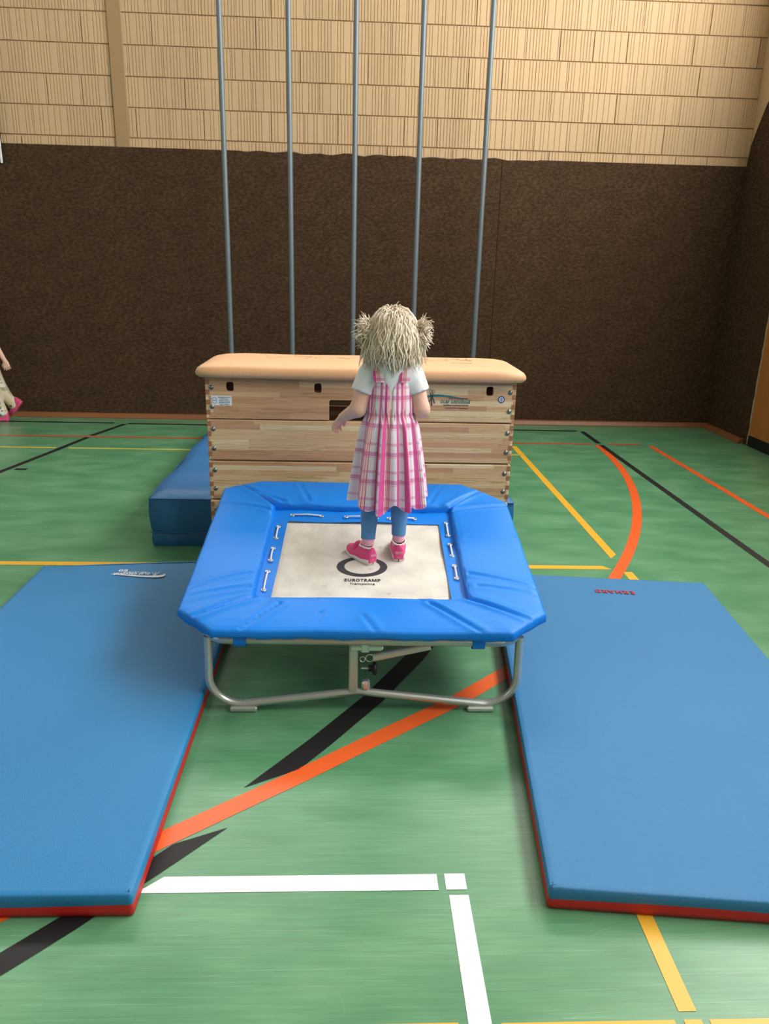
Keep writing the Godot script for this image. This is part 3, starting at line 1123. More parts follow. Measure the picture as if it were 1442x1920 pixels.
# ------------------------------------------------------------------ mats
func soft_mat() -> void:
	var t := thing("landing_mat", "thick dark blue landing mat on the floor behind the vaulting box", "mat", Vector3(-0.1, 0, -5.51))
	var hx := 1.02
	var z0 := -1.42   # far
	var z1 := 1.45    # near
	var top := MB.new()
	var h := 0.315
	var from := top.grid(48, 60, func(u: float, w: float) -> Vector3:
		var x := lerpf(-hx, hx, u)
		var z := lerpf(z0, z1, w)
		var e := minf(minf(u, 1.0 - u) * 2.0 * hx, minf(w, 1.0 - w) * (z1 - z0))
		var y := h - 0.035 * pow(maxf(0.0, 1.0 - e / 0.09), 2.0)
		y += 0.004 * sin(z * 16.0 + x * 2.0) * smoothstep(0.0, 0.2, e) + 0.006 * sin(x * 3.0 + z * 5.0) * smoothstep(0.0, 0.2, e)
		return Vector3(x - 0.012 * sin(z * 7.0) * smoothstep(0.7, 1.0, absf(u * 2.0 - 1.0)), y, z))
	top.flip(from) if (top.v[top.idx[2]] - top.v[top.idx[0]]).cross(top.v[top.idx[1]] - top.v[top.idx[0]]).y < 0.0 else null
	obj("top_cover", top, M.soft, t)
	# sides: upper band, seam and lower band, slightly bulging
	var side := func(y0: float, y1: float, bul: float) -> MB:
		var mb := MB.new()
		var c := [Vector2(-hx, z0), Vector2(hx, z0), Vector2(hx, z1), Vector2(-hx, z1)]
		var ring := []
		for k in 4:
			for q in 12:
				ring.append(c[k].lerp(c[(k + 1) % 4], q / 12.0))
		ring.append(ring[0])
		var f := mb.grid(48, 6, func(u: float, w: float) -> Vector3:
			var p: Vector2 = ring[int(round(u * 48.0))]
			var ctr := Vector2(0, (z0 + z1) * 0.5)
			var d := (p - ctr)
			var sgn := Vector2(signf(d.x) if absf(absf(p.x) - hx) < 0.001 else 0.0, signf(d.y) if (absf(p.y - z0) < 0.001 or absf(p.y - z1) < 0.001) else 0.0)
			p += sgn * bul * sin(PI * w) + sgn * -0.01 * (1.0 - lerpf(y0, y1, w) / h)
			return Vector3(p.x, lerpf(y0, y1, w), p.y))
		var i0: int = mb.idx[0]
		var nn := (mb.v[mb.idx[2]] - mb.v[i0]).cross(mb.v[mb.idx[1]] - mb.v[i0])
		if nn.dot(mb.v[i0] * Vector3(1, 0, 1)) < 0.0: mb.flip(f)
		return mb
	obj("side_cover", side.call(0.085, 0.281, 0.006), M.soft, t)
	obj("base_cover", side.call(0.0, 0.082, 0.005), M.soft, t)
	var zip := MB.new()
	zip.tube([Vector3(-hx, 0.084, z1 + 0.0), Vector3(hx, 0.084, z1 + 0.0)], 0.0035, 6)
	zip.tube([Vector3(-hx, 0.281, z1 + 0.001), Vector3(hx, 0.281, z1 + 0.001)], 0.004, 6)
	obj("seam", zip, M.soft, t)

func flat_mat(called: String, label: String, at: Vector3, turn: float, wx: float, lz: float, top_m: Material, curl: float, ripple: float, group: String) -> Node3D:
	# local: x across, z towards the camera
	var t := thing(called, label, "mat", at, group)
	t.rotation.y = turn
	var H := 0.07
	var mid := 0.034
	var ring := func(r: float) -> Array:
		var o := []
		var c := [Vector2(wx * 0.5, lz * 0.5), Vector2(-wx * 0.5, lz * 0.5), Vector2(-wx * 0.5, -lz * 0.5), Vector2(wx * 0.5, -lz * 0.5)]
		for k in 4:
			var s: Vector2 = c[k].sign()
			for q in 7:
				var a := PI * 0.5 * (q / 6.0)
				var d := Vector2(cos(a), sin(a)).rotated(PI * 0.5 * k)
				o.append(c[k] - s * r + d * r)
			var nx: Vector2 = c[(k + 1) % 4]
			var ns: Vector2 = nx.sign()
			var p0: Vector2 = o[o.size() - 1]
			var p1: Vector2 = nx - ns * r + Vector2(1, 0).rotated(PI * 0.5 * (k + 1)) * r
			for q in range(1, 24):
				o.append(p0.lerp(p1, q / 24.0))
		return o
	var rg: Array = ring.call(0.008)
	var n := rg.size()
	var lift := func(p: Vector2) -> float:
		# edges stand off the floor a little
		return curl * (pow(clampf(-p.y / (lz * 0.5), 0, 1), 6.0) * clampf(0.5 + p.x / wx, 0, 1))
	var band := func(rows: Array, m: Material, nm: String) -> void:
		var mb := MB.new()
		var f := mb.grid(n, rows.size() - 1, func(u: float, w: float) -> Vector3:
			var i := int(round(u * n)) % n
			var r: Vector2 = rows[int(round(w * (rows.size() - 1)))]
			var p: Vector2 = rg[i]
			var nxt: Vector2 = rg[(i + 1) % n]
			var prv: Vector2 = rg[(i + n - 1) % n]
			var tg: Vector2 = (nxt - prv).normalized()
			var o := Vector2(tg.y, -tg.x)
			if o.dot(p) < 0.0: o = -o
			var q: Vector2 = p + o * r.x
			return Vector3(q.x, r.y + lift.call(p) + 0.0025 * sin(i * 0.35) * (1.0 if absf(r.y - mid) < 0.004 else 0.0), q.y))
		var i0: int = mb.idx[0]
		var nn: Vector3 = (mb.v[mb.idx[2]] - mb.v[i0]).cross(mb.v[mb.idx[1]] - mb.v[i0])
		if nn.dot(mb.v[i0] * Vector3(1, 0, 1)) < 0.0: mb.flip(f)
		obj(nm, mb, m, t)
	band.call([Vector2(-0.012, 0.002), Vector2(0.001, 0.004), Vector2(0.004, 0.018), Vector2(0.0, mid)], M.mat_red, "red_base")
	band.call([Vector2(0.0, mid), Vector2(0.003, 0.05), Vector2(0.001, H - 0.006), Vector2(-0.003, H - 0.0012), Vector2(-0.016, H)], top_m, "edge_cover")
	var tp := MB.new()
	var ins := 0.016
	var f := tp.grid(30, 260, func(u: float, w: float) -> Vector3:
		var x := lerpf(-wx * 0.5 + ins, wx * 0.5 - ins, u)
		var z := lerpf(-lz * 0.5 + ins, lz * 0.5 - ins, w)
		var e := minf(minf(u, 1.0 - u) * wx, minf(w, 1.0 - w) * lz)
		var y: float = H + lift.call(Vector2(x, z)) + (0.0016 * sin(z * 14.0 + 1.5 * sin(x * 4.0)) + 0.0012 * sin(x * 9.0 - z * 4.0)) * smoothstep(0.0, 0.15, e)
		if ripple > 0.0: y += ripple * sin(z * 190.0 + 2.0 * sin(x * 3.0) + 3.0 * sin(z * 5.0)) * (0.4 + 0.6 * sin(x * 2.3 + z * 1.7)) * smoothstep(0.0, 0.1, e)
		return Vector3(x, y, z))
	if (tp.v[tp.idx[2]] - tp.v[tp.idx[0]]).cross(tp.v[tp.idx[1]] - tp.v[tp.idx[0]]).y < 0.0: tp.flip(f)
	obj("top_cover", tp, top_m, t)
	return t

func text(parent: Node, what: String, size: float, at: Vector3, b: Basis, m: Material, wide := 1.0, bold := false, called := "lettering") -> MeshInstance3D:
	var t := TextMesh.new()
	var f := SystemFont.new()
	f.font_names = PackedStringArray(["Droid Sans"])
	if bold: f.font_weight = 700
	t.font = f
	t.text = what
	t.font_size = 48
	t.pixel_size = size / 48.0
	t.depth = 0.0012
	t.curve_step = 2.0
	t.material = m
	var o := MeshInstance3D.new()
	o.name = called
	o.mesh = t
	parent.add_child(o, true)
	o.transform = Transform3D(Basis(b.x * wide, b.y, b.z), at)
	return o

func floor_mats() -> void:
	var flipb := Basis(Vector3(-1, 0, 0), Vector3(0, 0, 1), Vector3(0, 1, 0))
	var a := flat_mat("gym_mat", "blue gym mat with red underside and white logo beside the trampoline", Vector3(-1.025, 0, -2.532), 0.0, 1.01, 2.10, M.mat_blue, 0.045, 0.0, "blue floor mats beside the trampoline")
	# printed club logo, read from the far side
	# the print follows the lifted far edge of the mat
	var sx := 0.0208
	var sz := -0.068
	var on := func(x: float, z: float) -> Vector3: return Vector3(x - 0.19, 0.0738 + 0.0105 + sx * (x - 0.19) + sz * (z + 0.975), z + 0.05)
	var tilt := Basis(Vector3(-1, -sx, 0), Vector3(0, sz, 1), Vector3(-sx, 1, -sz).normalized())
	var sw := MB.new()
	var sp := PackedVector2Array()
	for k in 25:
		var q := k / 24.0
		sp.append(Vector2(lerpf(-0.13, 0.13, q), 0.02 + 0.02 * sin(PI * pow(q, 0.5)) - 0.025 * q))
	for k in 25:
		var q := 1.0 - k / 24.0
		sp.append(Vector2(lerpf(-0.13, 0.13, q), 0.02 + 0.02 * sin(PI * pow(q, 0.5)) - 0.025 * q - 0.022 * pow(1.0 - q, 1.6) - 0.004))
	sw.prism(sp, on.call(0.19, -0.965), tilt, 0.0012)
	obj("logo_print", sw, M.white_ink, a)
	for k in 3:
		var lg := MB.new()
		lg.tube([on.call(0.27, -0.955), on.call(0.25 + 0.018 * k, -0.985)], 0.0022, 5)
		lg.torus(on.call(0.263 + 0.008 * k, -0.945), Basis.IDENTITY, 0.006, 0.0014, 12, 5)
		obj("logo_print", lg, M.white_ink, a)
	text(a, "OLAF GREVINGA", 0.03, on.call(0.155, -0.975), tilt, M.white_ink, 0.75, true)
	text(a, "Turn- & Sportgeräte", 0.013, on.call(0.165, -0.99), tilt, M.white_ink)
	text(a, "60", 0.032, on.call(0.105, -1.01), tilt, M.white_ink, 1.3, true)
	var b := flat_mat("gym_mat", "blue gym mat with red underside and red lettering beside the trampoline", Vector3(1.135, 0, -2.46), -0.105, 1.05, 2.06, M.mat_weave, 0.0, 0.0003, "blue floor mats beside the trampoline")
	text(b, "ERHARD", 0.05, Vector3(0.045, 0.0735, -0.85), flipb, M.red_ink, 1.0, true)

# ------------------------------------------------------------------ vaulting box
func rounded(x: float, y: float, w: float, h: float, r: float) -> PackedVector2Array:
	var o := PackedVector2Array()
	for k in 4:
		var cx: float = x + (w - r if k == 0 or k == 3 else r)
		var cy: float = y + (h - r if k < 2 else r)
		for q in 5:
			var a := PI * 0.5 * (k + q / 4.0)
			o.append(Vector2(cx + cos(a) * r, cy + sin(a) * r))
	return o

# a board with holes: columns between holes are plain, a column with a hole is an upper and a lower piece
func holed_board(mb: MB, x0: float, x1: float, y0: float, y1: float, holes: Array, z: float, d: float) -> void:
	var x := x0
	for h in holes:    # [x, y, w, h, r], sorted by x; a hole reaching y0 is a notch
		mb.cbox(Vector3((x + h[0]) * 0.5, (y0 + y1) * 0.5, z - d * 0.5), Vector3(h[0] - x, y1 - y0, d))
		# uv of cbox is relative to its centre: shift to board coordinates
		var c0 := mb.v.size() - 24
		for i in range(c0, mb.v.size()):
			mb.uv[i] = Vector2(mb.v[i].x, -mb.v[i].y)
		var hx0: float = h[0]
		var hx1: float = h[0] + h[2]
		var r: PackedVector2Array = rounded(h[0], h[1], h[2], h[3], h[4])
		var notch: bool = h[1] <= y0
		var upper := PackedVector2Array([Vector2(hx0, y1), Vector2(hx0, h[1] + h[3] * 0.5)])
		var lower := PackedVector2Array([Vector2(hx0, y0), Vector2(hx0, h[1] + h[3] * 0.5)])
		# ring order: k=0 top right, 1 top left, 2 bottom left, 3 bottom right (counter-clockwise)
		for q in range(9, -1, -1): upper.append(r[q])
		upper.append(Vector2(hx1, h[1] + h[3] * 0.5)); upper.append(Vector2(hx1, y1))
		mb.prism(upper, Vector3(0, 0, z - d), Basis.IDENTITY, d)
		if not notch:
			for q in range(10, 20): lower.append(r[q])
			lower.append(Vector2(hx1, h[1] + h[3] * 0.5)); lower.append(Vector2(hx1, y0))
			mb.prism(lower, Vector3(0, 0, z - d), Basis.IDENTITY, d)
		x = hx1
	mb.cbox(Vector3((x + x1) * 0.5, (y0 + y1) * 0.5, z - d * 0.5), Vector3(x1 - x, y1 - y0, d))
	for i in range(mb.v.size() - 24, mb.v.size()):
		mb.uv[i] = Vector2(mb.v[i].x, -mb.v[i].y)

func vaulting_box() -> void:
	var L := 1.475
	var D := 0.44
	var t := thing("vaulting_box", "wooden vaulting box with tan leather top behind the trampoline", "vaulting box", Vector3(0.047, 0, -3.6))
	# local: front face at z = 0, runs to z = -D
	var seams := [0.0, 0.222, 0.421, 0.619, 0.823, 1.02]
	for k in 5:
		var y0: float = seams[k] + (0.003 if k > 0 else 0.0)
		var y1: float = seams[k + 1] - 0.003
		var sec := Node3D.new()
		sec.name = "section"
		t.add_child(sec, true)
		sec.position = Vector3(0, y0, 0)
		sec.set_meta("label", "laminated pine section")
		var h := y1 - y0
		var hx := L * 0.5 - (4 - k) * 0.0
		var th := 0.024
		var bd := MB.new()
		if k == 4:
			holed_board(bd, -hx, hx, 0, h, [[-0.639, 0.130, 0.034, 0.044, 0.010], [-0.226, 0.130, 0.034, 0.044, 0.010], [-0.156, -0.02, 0.312, 0.117, 0.012], [0.594, 0.130, 0.034, 0.044, 0.010]], 0.0, th)
		else:
			bd.cbox(Vector3(0, h * 0.5, -th * 0.5), Vector3(hx * 2, h, th), 0.0045)
		obj("front_board", bd, M.board[k], sec)
		var bk := MB.new()
		bk.cbox(Vector3(0, h * 0.5, -D + th * 0.5), Vector3(hx * 2, h, th), 0.003)
		obj("back_board", bk, M.board[(k + 2) % 5], sec)
		for sg in [-1.0, 1.0]:
			var sb := MB.new()
			sb.cbox(Vector3(sg * (hx - th * 0.5), h * 0.5, -D * 0.5), Vector3(th, h - 0.002, D - 2 * th), 0.002)
			obj("side_board", sb, M.board[(k + 1) % 5], sec)
			# finger joints show end grain at the corner
			var fj := MB.new()
			var ny := 4
			fj.cbox(Vector3.ZERO, Vector3(0.0196, h / ny * 0.5, 0.0202), 0.0008)
			var fm := fj.mesh(M.endgrain)
			for q in ny:
				inst("finger_joint", fm, sec, Vector3(sg * (hx - 0.0095), h * (q + 0.6) / ny, -0.0095)).set_meta("label", "darker end grain of a finger joint")
			for q in [0.29, 0.77]:
				var bl := MB.new()
				bl.lathe([Vector2(0.0115, -0.001), Vector2(0.0115, 0.0015), Vector2(0.0085, 0.002), Vector2(0.0075, 0.0045), Vector2(0.004, 0.0065), Vector2(0.0001, 0.007)], Vector3(sg * (hx - 0.028), h * q, 0), Basis(Vector3.RIGHT, Vector3(0, 0, 1), Vector3(0, -1, 0)), 16)
				obj("bolt", bl, M.bolt, sec).set_meta("label", "round steel bolt head")
	# inner ledge seen through the grip opening
	var lg := MB.new()
	lg.cbox(Vector3(0, 0.905, -0.25), Vector3(L - 0.06, 0.03, 0.1), 0.002)
	obj("inner_brace", lg, M.wood_edge, t)
	# padded leather top
	var pd := MB.new()
	var a := 0.785
	var c := 0.27
	var rows := [Vector3(0.03, 0.03, 1.020), Vector3(0.012, 0.012, 1.022), Vector3(0.002, 0.003, 1.031), Vector3(0.0, 0.0, 1.042), Vector3(0.001, 0.003, 1.052), Vector3(0.004, 0.011, 1.063), Vector3(0.010, 0.024, 1.071), Vector3(0.020, 0.042, 1.077), Vector3(0.04, 0.07, 1.083), Vector3(0.08, 0.12, 1.089), Vector3(0.14, 0.19, 1.093), Vector3(0.21, 0.27, 1.095), Vector3(0.268, 0.33, 1.096)]
	var f := pd.grid(120, rows.size() - 1, func(u: float, w: float) -> Vector3:
		var r: Vector3 = rows[int(round(w * (rows.size() - 1)))]
		var hx2 := a - r.y
		var hz := c - r.x
		var rc := minf(0.075, hz)
		var th := TAU * u
		# point on a rounded rectangle, spread evenly along its sides
		var q := Vector2(cos(th), sin(th))
		var m := maxf(absf(q.x), absf(q.y))
		q /= m
		var p := Vector2(q.x * hx2, q.y * hz)
		var k := Vector2(maxf(0.0, absf(p.x) - (hx2 - rc)), maxf(0.0, absf(p.y) - (hz - rc)))
		if k.x > 0.0 and k.y > 0.0:
			var l := maxf(k.x, k.y) / k.length()
			p = Vector2(signf(p.x) * (hx2 - rc + k.x * l), signf(p.y) * (hz - rc + k.y * l))
		return Vector3(p.x, r.z + 0.0015 * sin(p.x * 9.0 + 1.0) * smoothstep(0.2, 0.7, w), -D * 0.5 + p.y))
	pd.close(f)
	var pad := obj("leather_top", pd, M.leather, t, true)
	pad.set_meta("label", "tan leather padded top with wrinkles")
	rng.seed = 91
	for k in 22:
		var p := Vector2(rng.randf_range(-0.5, 0.6), rng.randf_range(0.10, 0.30))
		var ang := rng.randf_range(0.2, 2.9)
		var pth := []
		for q in 9:
			var ins := c - absf(p.y - D * 0.5)
			var hy := 1.096
			for m in rows.size() - 1:
				if ins >= rows[m].x and ins < rows[m + 1].x and m > 3: hy = remap(ins, rows[m].x, rows[m + 1].x, rows[m].z, rows[m + 1].z)
			pth.append(Vector3(p.x, hy + 0.0015 * sin(p.x * 9.0 + 1.0), -p.y))
			p += Vector2(cos(ang), sin(ang) * 0.7) * 0.013
			ang += rng.randf_range(-0.5, 0.5)
			if p.y < 0.08 or p.y > 0.36: break
		if pth.size() > 3:
			var wr := MB.new()
			wr.tube(pth, 0.0015, 5)
			obj("wrinkle", wr, M.crack, pad)
	# sticker, maker's print and test badge on the top section
	var lab := MB.new()
	lab.cbox(Vector3(-0.664, 0.911, 0.0012), Vector3(0.096, 0.046, 0.002), 0.0005)
	var lb := obj("sticker", lab, M.label, t)
	lb.set_meta("label", "white rectangular sticker with small print")
	var hide := MB.new()
	var hp := PackedVector3Array([Vector3(-0.688, 0.946, 0), Vector3(-0.681, 0.941, 0), Vector3(-0.676, 0.943, 0), Vector3(-0.679, 0.936, 0), Vector3(-0.679, 0.927, 0), Vector3(-0.675, 0.920, 0), Vector3(-0.682, 0.92, 0), Vector3(-0.688, 0.915, 0), Vector3(-0.694, 0.92, 0), Vector3(-0.700, 0.92, 0), Vector3(-0.697, 0.928, 0), Vector3(-0.697, 0.936, 0), Vector3(-0.700, 0.942, 0), Vector3(-0.694, 0.941, 0), Vector3(-0.688, 0.946, 0)])
	var path := []
	for p in hp: path.append(p + Vector3(-0.009, -0.019, 0.0026))
	hide.tube(path, 0.0008, 5)
	obj("hide_mark", hide, M.ink, lb)
	var notes := ["Dieses Gerät ist mit echtem", "Rindleder bezogen.", "Vor Nässe schützen und", "regelmäßig mit Lederfett", "pflegen.  Turngeräte"]
	text(lb, "ECHT", 0.006, Vector3(-0.697, 0.912, 0.0023), Basis.IDENTITY, M.ink, 0.9, true)
	for k in 5:
		var o := text(lb, notes[k], 0.0062, Vector3(-0.651, 0.927 - k * 0.0082, 0.0023), Basis.IDENTITY, M.ink, 0.75)
	var sw := MB.new()
	var sp := PackedVector2Array()
	var sh := func(q: float) -> float: return 0.018 * sin(PI * pow(q, 0.42))
	for k in 29:
		var q := k / 28.0
		sp.append(Vector2(lerpf(0.285, 0.53, q), 0.945 - 0.02 * (1.0 - q) * 0.0 + sh.call(q) - 0.012 * pow(q, 2.0) - 0.022 * pow(1.0 - q, 6.0)))
	for k in range(27, 0, -1):
		var q := k / 28.0
		sp.append(Vector2(lerpf(0.285, 0.53, q), 0.945 + sh.call(q) - 0.012 * pow(q, 2.0) - 0.022 * pow(1.0 - q, 6.0) - 0.012 * sin(PI * pow(q, 0.55)) * (1.0 - 0.55 * q) - 0.001))
	sw.prism(sp, Vector3(0, 0, 0.0002), Basis.IDENTITY, 0.0011)
	obj("logo_print", sw, M.teal, t).set_meta("label", "teal swoosh of the maker's logo")
	var gy := MB.new()
	for pth in [[Vector2(0.326, 0.965), Vector2(0.331, 0.94), Vector2(0.334, 0.905)], [Vector2(0.331, 0.94), Vector2(0.318, 0.916)], [Vector2(0.336, 0.944), Vector2(0.349, 0.916)], [Vector2(0.338, 0.964), Vector2(0.335, 0.945)]]:
		var pp := []
		for p in pth: pp.append(Vector3(p.x, p.y, 0.0014))
		gy.tube(pp, 0.0022, 5)
	for p in [Vector3(0.327, 0.972, 0.0014), Vector3(0.338, 0.972, 0.0014)]:
		gy.torus(p, Basis(Vector3.RIGHT, Vector3(0, 0, 1), Vector3(0, -1, 0)), 0.007, 0.0008, 14, 5)
	obj("logo_print", gy, M.ink, t).set_meta("label", "dark line drawing of a gymnast on rings")
	var slant := Basis(Vector3(1, 0, 0), Vector3(0.2, 1, 0), Vector3(0, 0, 1))
	text(t, "OLAF GREVINGA", 0.022, Vector3(0.447, 0.924, 0.0009), slant, M.teal, 0.84, true)
	text(t, "Turn- & Sportgeräte", 0.0105, Vector3(0.46, 0.9405, 0.0009), Basis.IDENTITY, M.ink)
	text(t, "Spezialisten-Ausstattung & Wartung", 0.0085, Vector3(0.45, 0.9085, 0.0009), Basis.IDENTITY, M.ink, 0.9)
	text(t, "Tel. 05971 80 12 34   www.grevinga.de", 0.0075, Vector3(0.455, 0.894, 0.0009), Basis.IDENTITY, M.ink, 0.85)
	var bg := MB.new()
	var bz := Basis(Vector3.RIGHT, Vector3(0, 0, 1), Vector3(0, -1, 0))
	bg.lathe([Vector2(0.0175, 0), Vector2(0.0175, 0.0012), Vector2(0.0001, 0.0012)], Vector3(0.668, 0.939, 0), bz, 8)
	var badge := obj("badge", bg, M.badge, t)
	badge.set_meta("label", "round blue test badge")
	var br := MB.new()
	br.lathe([Vector2(0.0118, 0.0012), Vector2(0.0118, 0.0018), Vector2(0.0085, 0.0018), Vector2(0.0085, 0.0012)], Vector3(0.668, 0.939, 0), bz, 20)
	obj("badge_ring", br, M.white_ink, badge)
	text(badge, "GS", 0.011, Vector3(0.668, 0.939, 0.0014), Basis.IDENTITY, M.white_ink, 1.0, true)

# ------------------------------------------------------------------ mini trampoline
const TC := Vector3(0.055, 0.415, -2.934)
const TILT := 0.172
func tb() -> Basis:
	var yaw := -0.016
	var ex := Vector3(cos(yaw), 0, -sin(yaw))
	var ez := Vector3(-sin(yaw) * cos(TILT), sin(TILT), -cos(yaw) * cos(TILT))
	return Basis(ex, ez, ex.cross(ez))      # u across, v away and up, w normal

func trampoline() -> void:
	var base := Vector3(TC.x, 0, TC.z)
	var t := thing("mini_trampoline", "mini trampoline with bright blue padding on galvanised steel legs", "trampoline", base)
	var B := tb()
	var O := TC - base
	var P := func(u: float, v: float, w: float) -> Vector3: return O + B * Vector3(u, v, w)
	# padding: ring between an inner rectangle and an outer rectangle with cut corners
	var I := [Vector2(-0.40, -0.385), Vector2(0.385, -0.385), Vector2(0.385, 0.34), Vector2(-0.40, 0.34)]
	var Q := [Vector2(-0.52, -0.60), Vector2(0.52, -0.60), Vector2(0.66, -0.475), Vector2(0.66, 0.42), Vector2(0.47, 0.60), Vector2(-0.50, 0.60), Vector2(-0.66, 0.51), Vector2(-0.66, -0.475)]
	var inner := []
	var outer := []
	for k in 8:
		var n := 110 if k % 2 == 0 else 22
		var a: Vector2 = I[(k + 1) / 2 % 4]
		var b: Vector2 = I[((k + 1) / 2 + (1 if k % 2 == 0 else 0)) % 4]
		for q in n:
			inner.append(a.lerp(b, float(q) / n))
			outer.append((Q[k] as Vector2).lerp(Q[(k + 1) % 8], float(q) / n))
	inner.append(inner[0]); outer.append(outer[0])
	var N := inner.size() - 1
	var key := [Vector2(0.0, -0.016), Vector2(0.003, -0.004), Vector2(0.012, 0.007), Vector2(0.04, 0.015), Vector2(0.12, 0.019), Vector2(0.3, 0.022), Vector2(0.5, 0.0225), Vector2(0.7, 0.021), Vector2(0.88, 0.017), Vector2(0.96, 0.013), Vector2(0.988, 0.007), Vector2(1.0, -0.004), Vector2(1.0, -0.017), Vector2(0.97, -0.022), Vector2(0.88, -0.018)]
	var prof := []
	for k in key.size() - 1:
		var n := maxi(1, int(ceil((key[k + 1].x - key[k].x) / 0.022)))
		for q in n: prof.append((key[k] as Vector2).lerp(key[k + 1], float(q) / n))
	prof.append(key[key.size() - 1])
	var creases := [
		[Vector2(-0.40, -0.40), Vector2(-0.60, -0.52), 0.010], [Vector2(-0.30, -0.44), Vector2(-0.42, -0.585), 0.007], [Vector2(-0.43, -0.24), Vector2(-0.64, -0.34), 0.005], [Vector2(-0.42, -0.33), Vector2(-0.63, -0.40), 0.005],
		[Vector2(0.385, -0.40), Vector2(0.60, -0.53), 0.011], [Vector2(0.24, -0.43), Vector2(0.40, -0.59), 0.009], [Vector2(0.41, -0.22), Vector2(0.65, -0.32), 0.006], [Vector2(0.43, -0.31), Vector2(0.655, -0.37), 0.005],
		[Vector2(0.385, 0.34), Vector2(0.56, 0.52), 0.011], [Vector2(0.39, 0.30), Vector2(0.65, 0.37), 0.008], [Vector2(0.30, 0.37), Vector2(0.38, 0.58), 0.004],
		[Vector2(-0.40, 0.34), Vector2(-0.60, 0.56), 0.010], [Vector2(-0.42, 0.29), Vector2(-0.655, 0.36), 0.009], [Vector2(-0.25, 0.38), Vector2(-0.31, 0.58), 0.005], [Vector2(-0.36, 0.37), Vector2(-0.55, 0.50), 0.006],
		[Vector2(0.0, -0.52), Vector2(0.04, -0.595), 0.005], [Vector2(-0.15, -0.5), Vector2(-0.18, -0.595), 0.004], [Vector2(0.43, 0.05), Vector2(0.64, 0.03), 0.003], [Vector2(-0.43, 0.1), Vector2(-0.63, 0.06), 0.003]]
	var R := prof.size() - 1
	var pad := MB.new()
	var f := pad.grid(N, R, func(u: float, w: float) -> Vector3:
		var i := int(round(u * N))
		var j := int(round(w * R))
		var p: Vector2 = (inner[i] as Vector2).lerp(outer[i], prof[j].x)
		var h: float = prof[j].y
		if j > 2 and j < R - 2:
			var d := 0.0
			for c in creases:
				var ab: Vector2 = c[1] - c[0]
				var s := clampf((p - c[0]).dot(ab) / ab.length_squared(), 0.0, 1.0)
				var off: Vector2 = p - (c[0] + ab * s)
				var e := off.length()
				var sd := signf(ab.cross(off))
				d += c[2] * (-exp(-pow(e / 0.009, 2.0)) + 0.8 * exp(-pow((e - 0.022 * (0.7 + 0.3 * sd)) / 0.016, 2.0))) * (1.0 - 0.5 * s)
			h += d * smoothstep(0.0, 0.06, prof[j].x) * (1.0 - smoothstep(0.9, 1.0, prof[j].x) * 0.6)
			h += 0.003 * sin(p.x * 11.0 + 3.0 * sin(p.y * 7.0)) * sin(p.y * 9.0 + 1.0)
		else:
			h += 0.003 * sin(i * 0.23) + 0.002 * sin(i * 0.61)
		return P.call(p.x, p.y, h + 0.012))
	if (pad.v[pad.idx[(R / 2) * N * 6 + 2]] - pad.v[pad.idx[(R / 2) * N * 6]]).cross(pad.v[pad.idx[(R / 2) * N * 6 + 1]] - pad.v[pad.idx[(R / 2) * N * 6]]).y < 0.0: pad.flip(f)
	obj("frame_pad", pad, M.pad, t, true).set_meta("label", "bright blue padded frame cover with creases")
	# skirt: flat blue cloth between padding and bed
	var bedr := [Vector2(-0.342, -0.37), Vector2(0.33, -0.37), Vector2(0.33, 0.24), Vector2(-0.335, 0.245)]
	var skirt := MB.new()
	var outr := [Vector2(-0.44, -0.44), Vector2(0.425, -0.44), Vector2(0.425, 0.39), Vector2(-0.44, 0.39)]
	f = skirt.grid(96, 6, func(u: float, w: float) -> Vector3:
		var q := u * 4.0
		var k := int(floor(minf(q, 3.9999)))
		var s := q - k
		var a: Vector2 = (bedr[k] as Vector2).lerp(bedr[(k + 1) % 4], s)
		var b: Vector2 = (outr[k] as Vector2).lerp(outr[(k + 1) % 4], s)
		var p := a.lerp(b, w)
		return P.call(p.x, p.y, -0.004 + 0.006 * w + 0.003 * sin(s * 14.0 + k) * sin(PI * w) + (0.004 * sin(s * 9.0 + 2.0 * k) if w == 0.0 else 0.0)))
	if (skirt.v[skirt.idx[2]] - skirt.v[skirt.idx[0]]).cross(skirt.v[skirt.idx[1]] - skirt.v[skirt.idx[0]]).y < 0.0: skirt.flip(f)
	obj("skirt", skirt, M.pad, t).set_meta("label", "flat blue cloth skirt round the bed")
	var bed := MB.new()
	f = bed.grid(24, 24, func(u: float, w: float) -> Vector3:
		var x := lerpf(-0.36, 0.35, u)
		var y := lerpf(-0.39, 0.265, 1.0 - w)
		return P.call(x, y, -0.012))
	if (bed.v[bed.idx[2]] - bed.v[bed.idx[0]]).cross(bed.v[bed.idx[1]] - bed.v[bed.idx[0]]).y < 0.0: bed.flip(f)
	var bd := obj("jumping_bed", bed, M.bed, t)
	bd.set_meta("label", "off-white woven jumping bed with dark ring logo")
	# ring mark and lettering printed on the bed
	var rg := MB.new()
	var ring := PackedVector2Array()
	var n := 56
	var c0 := 1.28
	for k in n + 1:
		var a := PI * 0.5 + 0.28 + (TAU - 0.5) * k / n
		ring.append(Vector2(cos(a) * 0.101, sin(a) * 0.074))
	for k in n + 1:
		var a := PI * 0.5 + 0.28 + (TAU - 0.5) * (n - k) / n
		ring.append(Vector2(cos(a) * 0.072 - 0.002 + 0.003, sin(a) * 0.056 + 0.002))
	rg.prism(ring, P.call(-0.006, -0.115, -0.0115), B, 0.001)
	obj("ring_print", rg, M.print, bd)
	text(bd, "EUROTRAMP", 0.026, P.call(-0.004, -0.215, -0.0112), B, M.print, 0.92, true)
	text(bd, "Trampoline", 0.02, P.call(-0.004, -0.241, -0.0112), B, M.print, 0.95)
	# eyelets and white elastic cord
	var spots := []
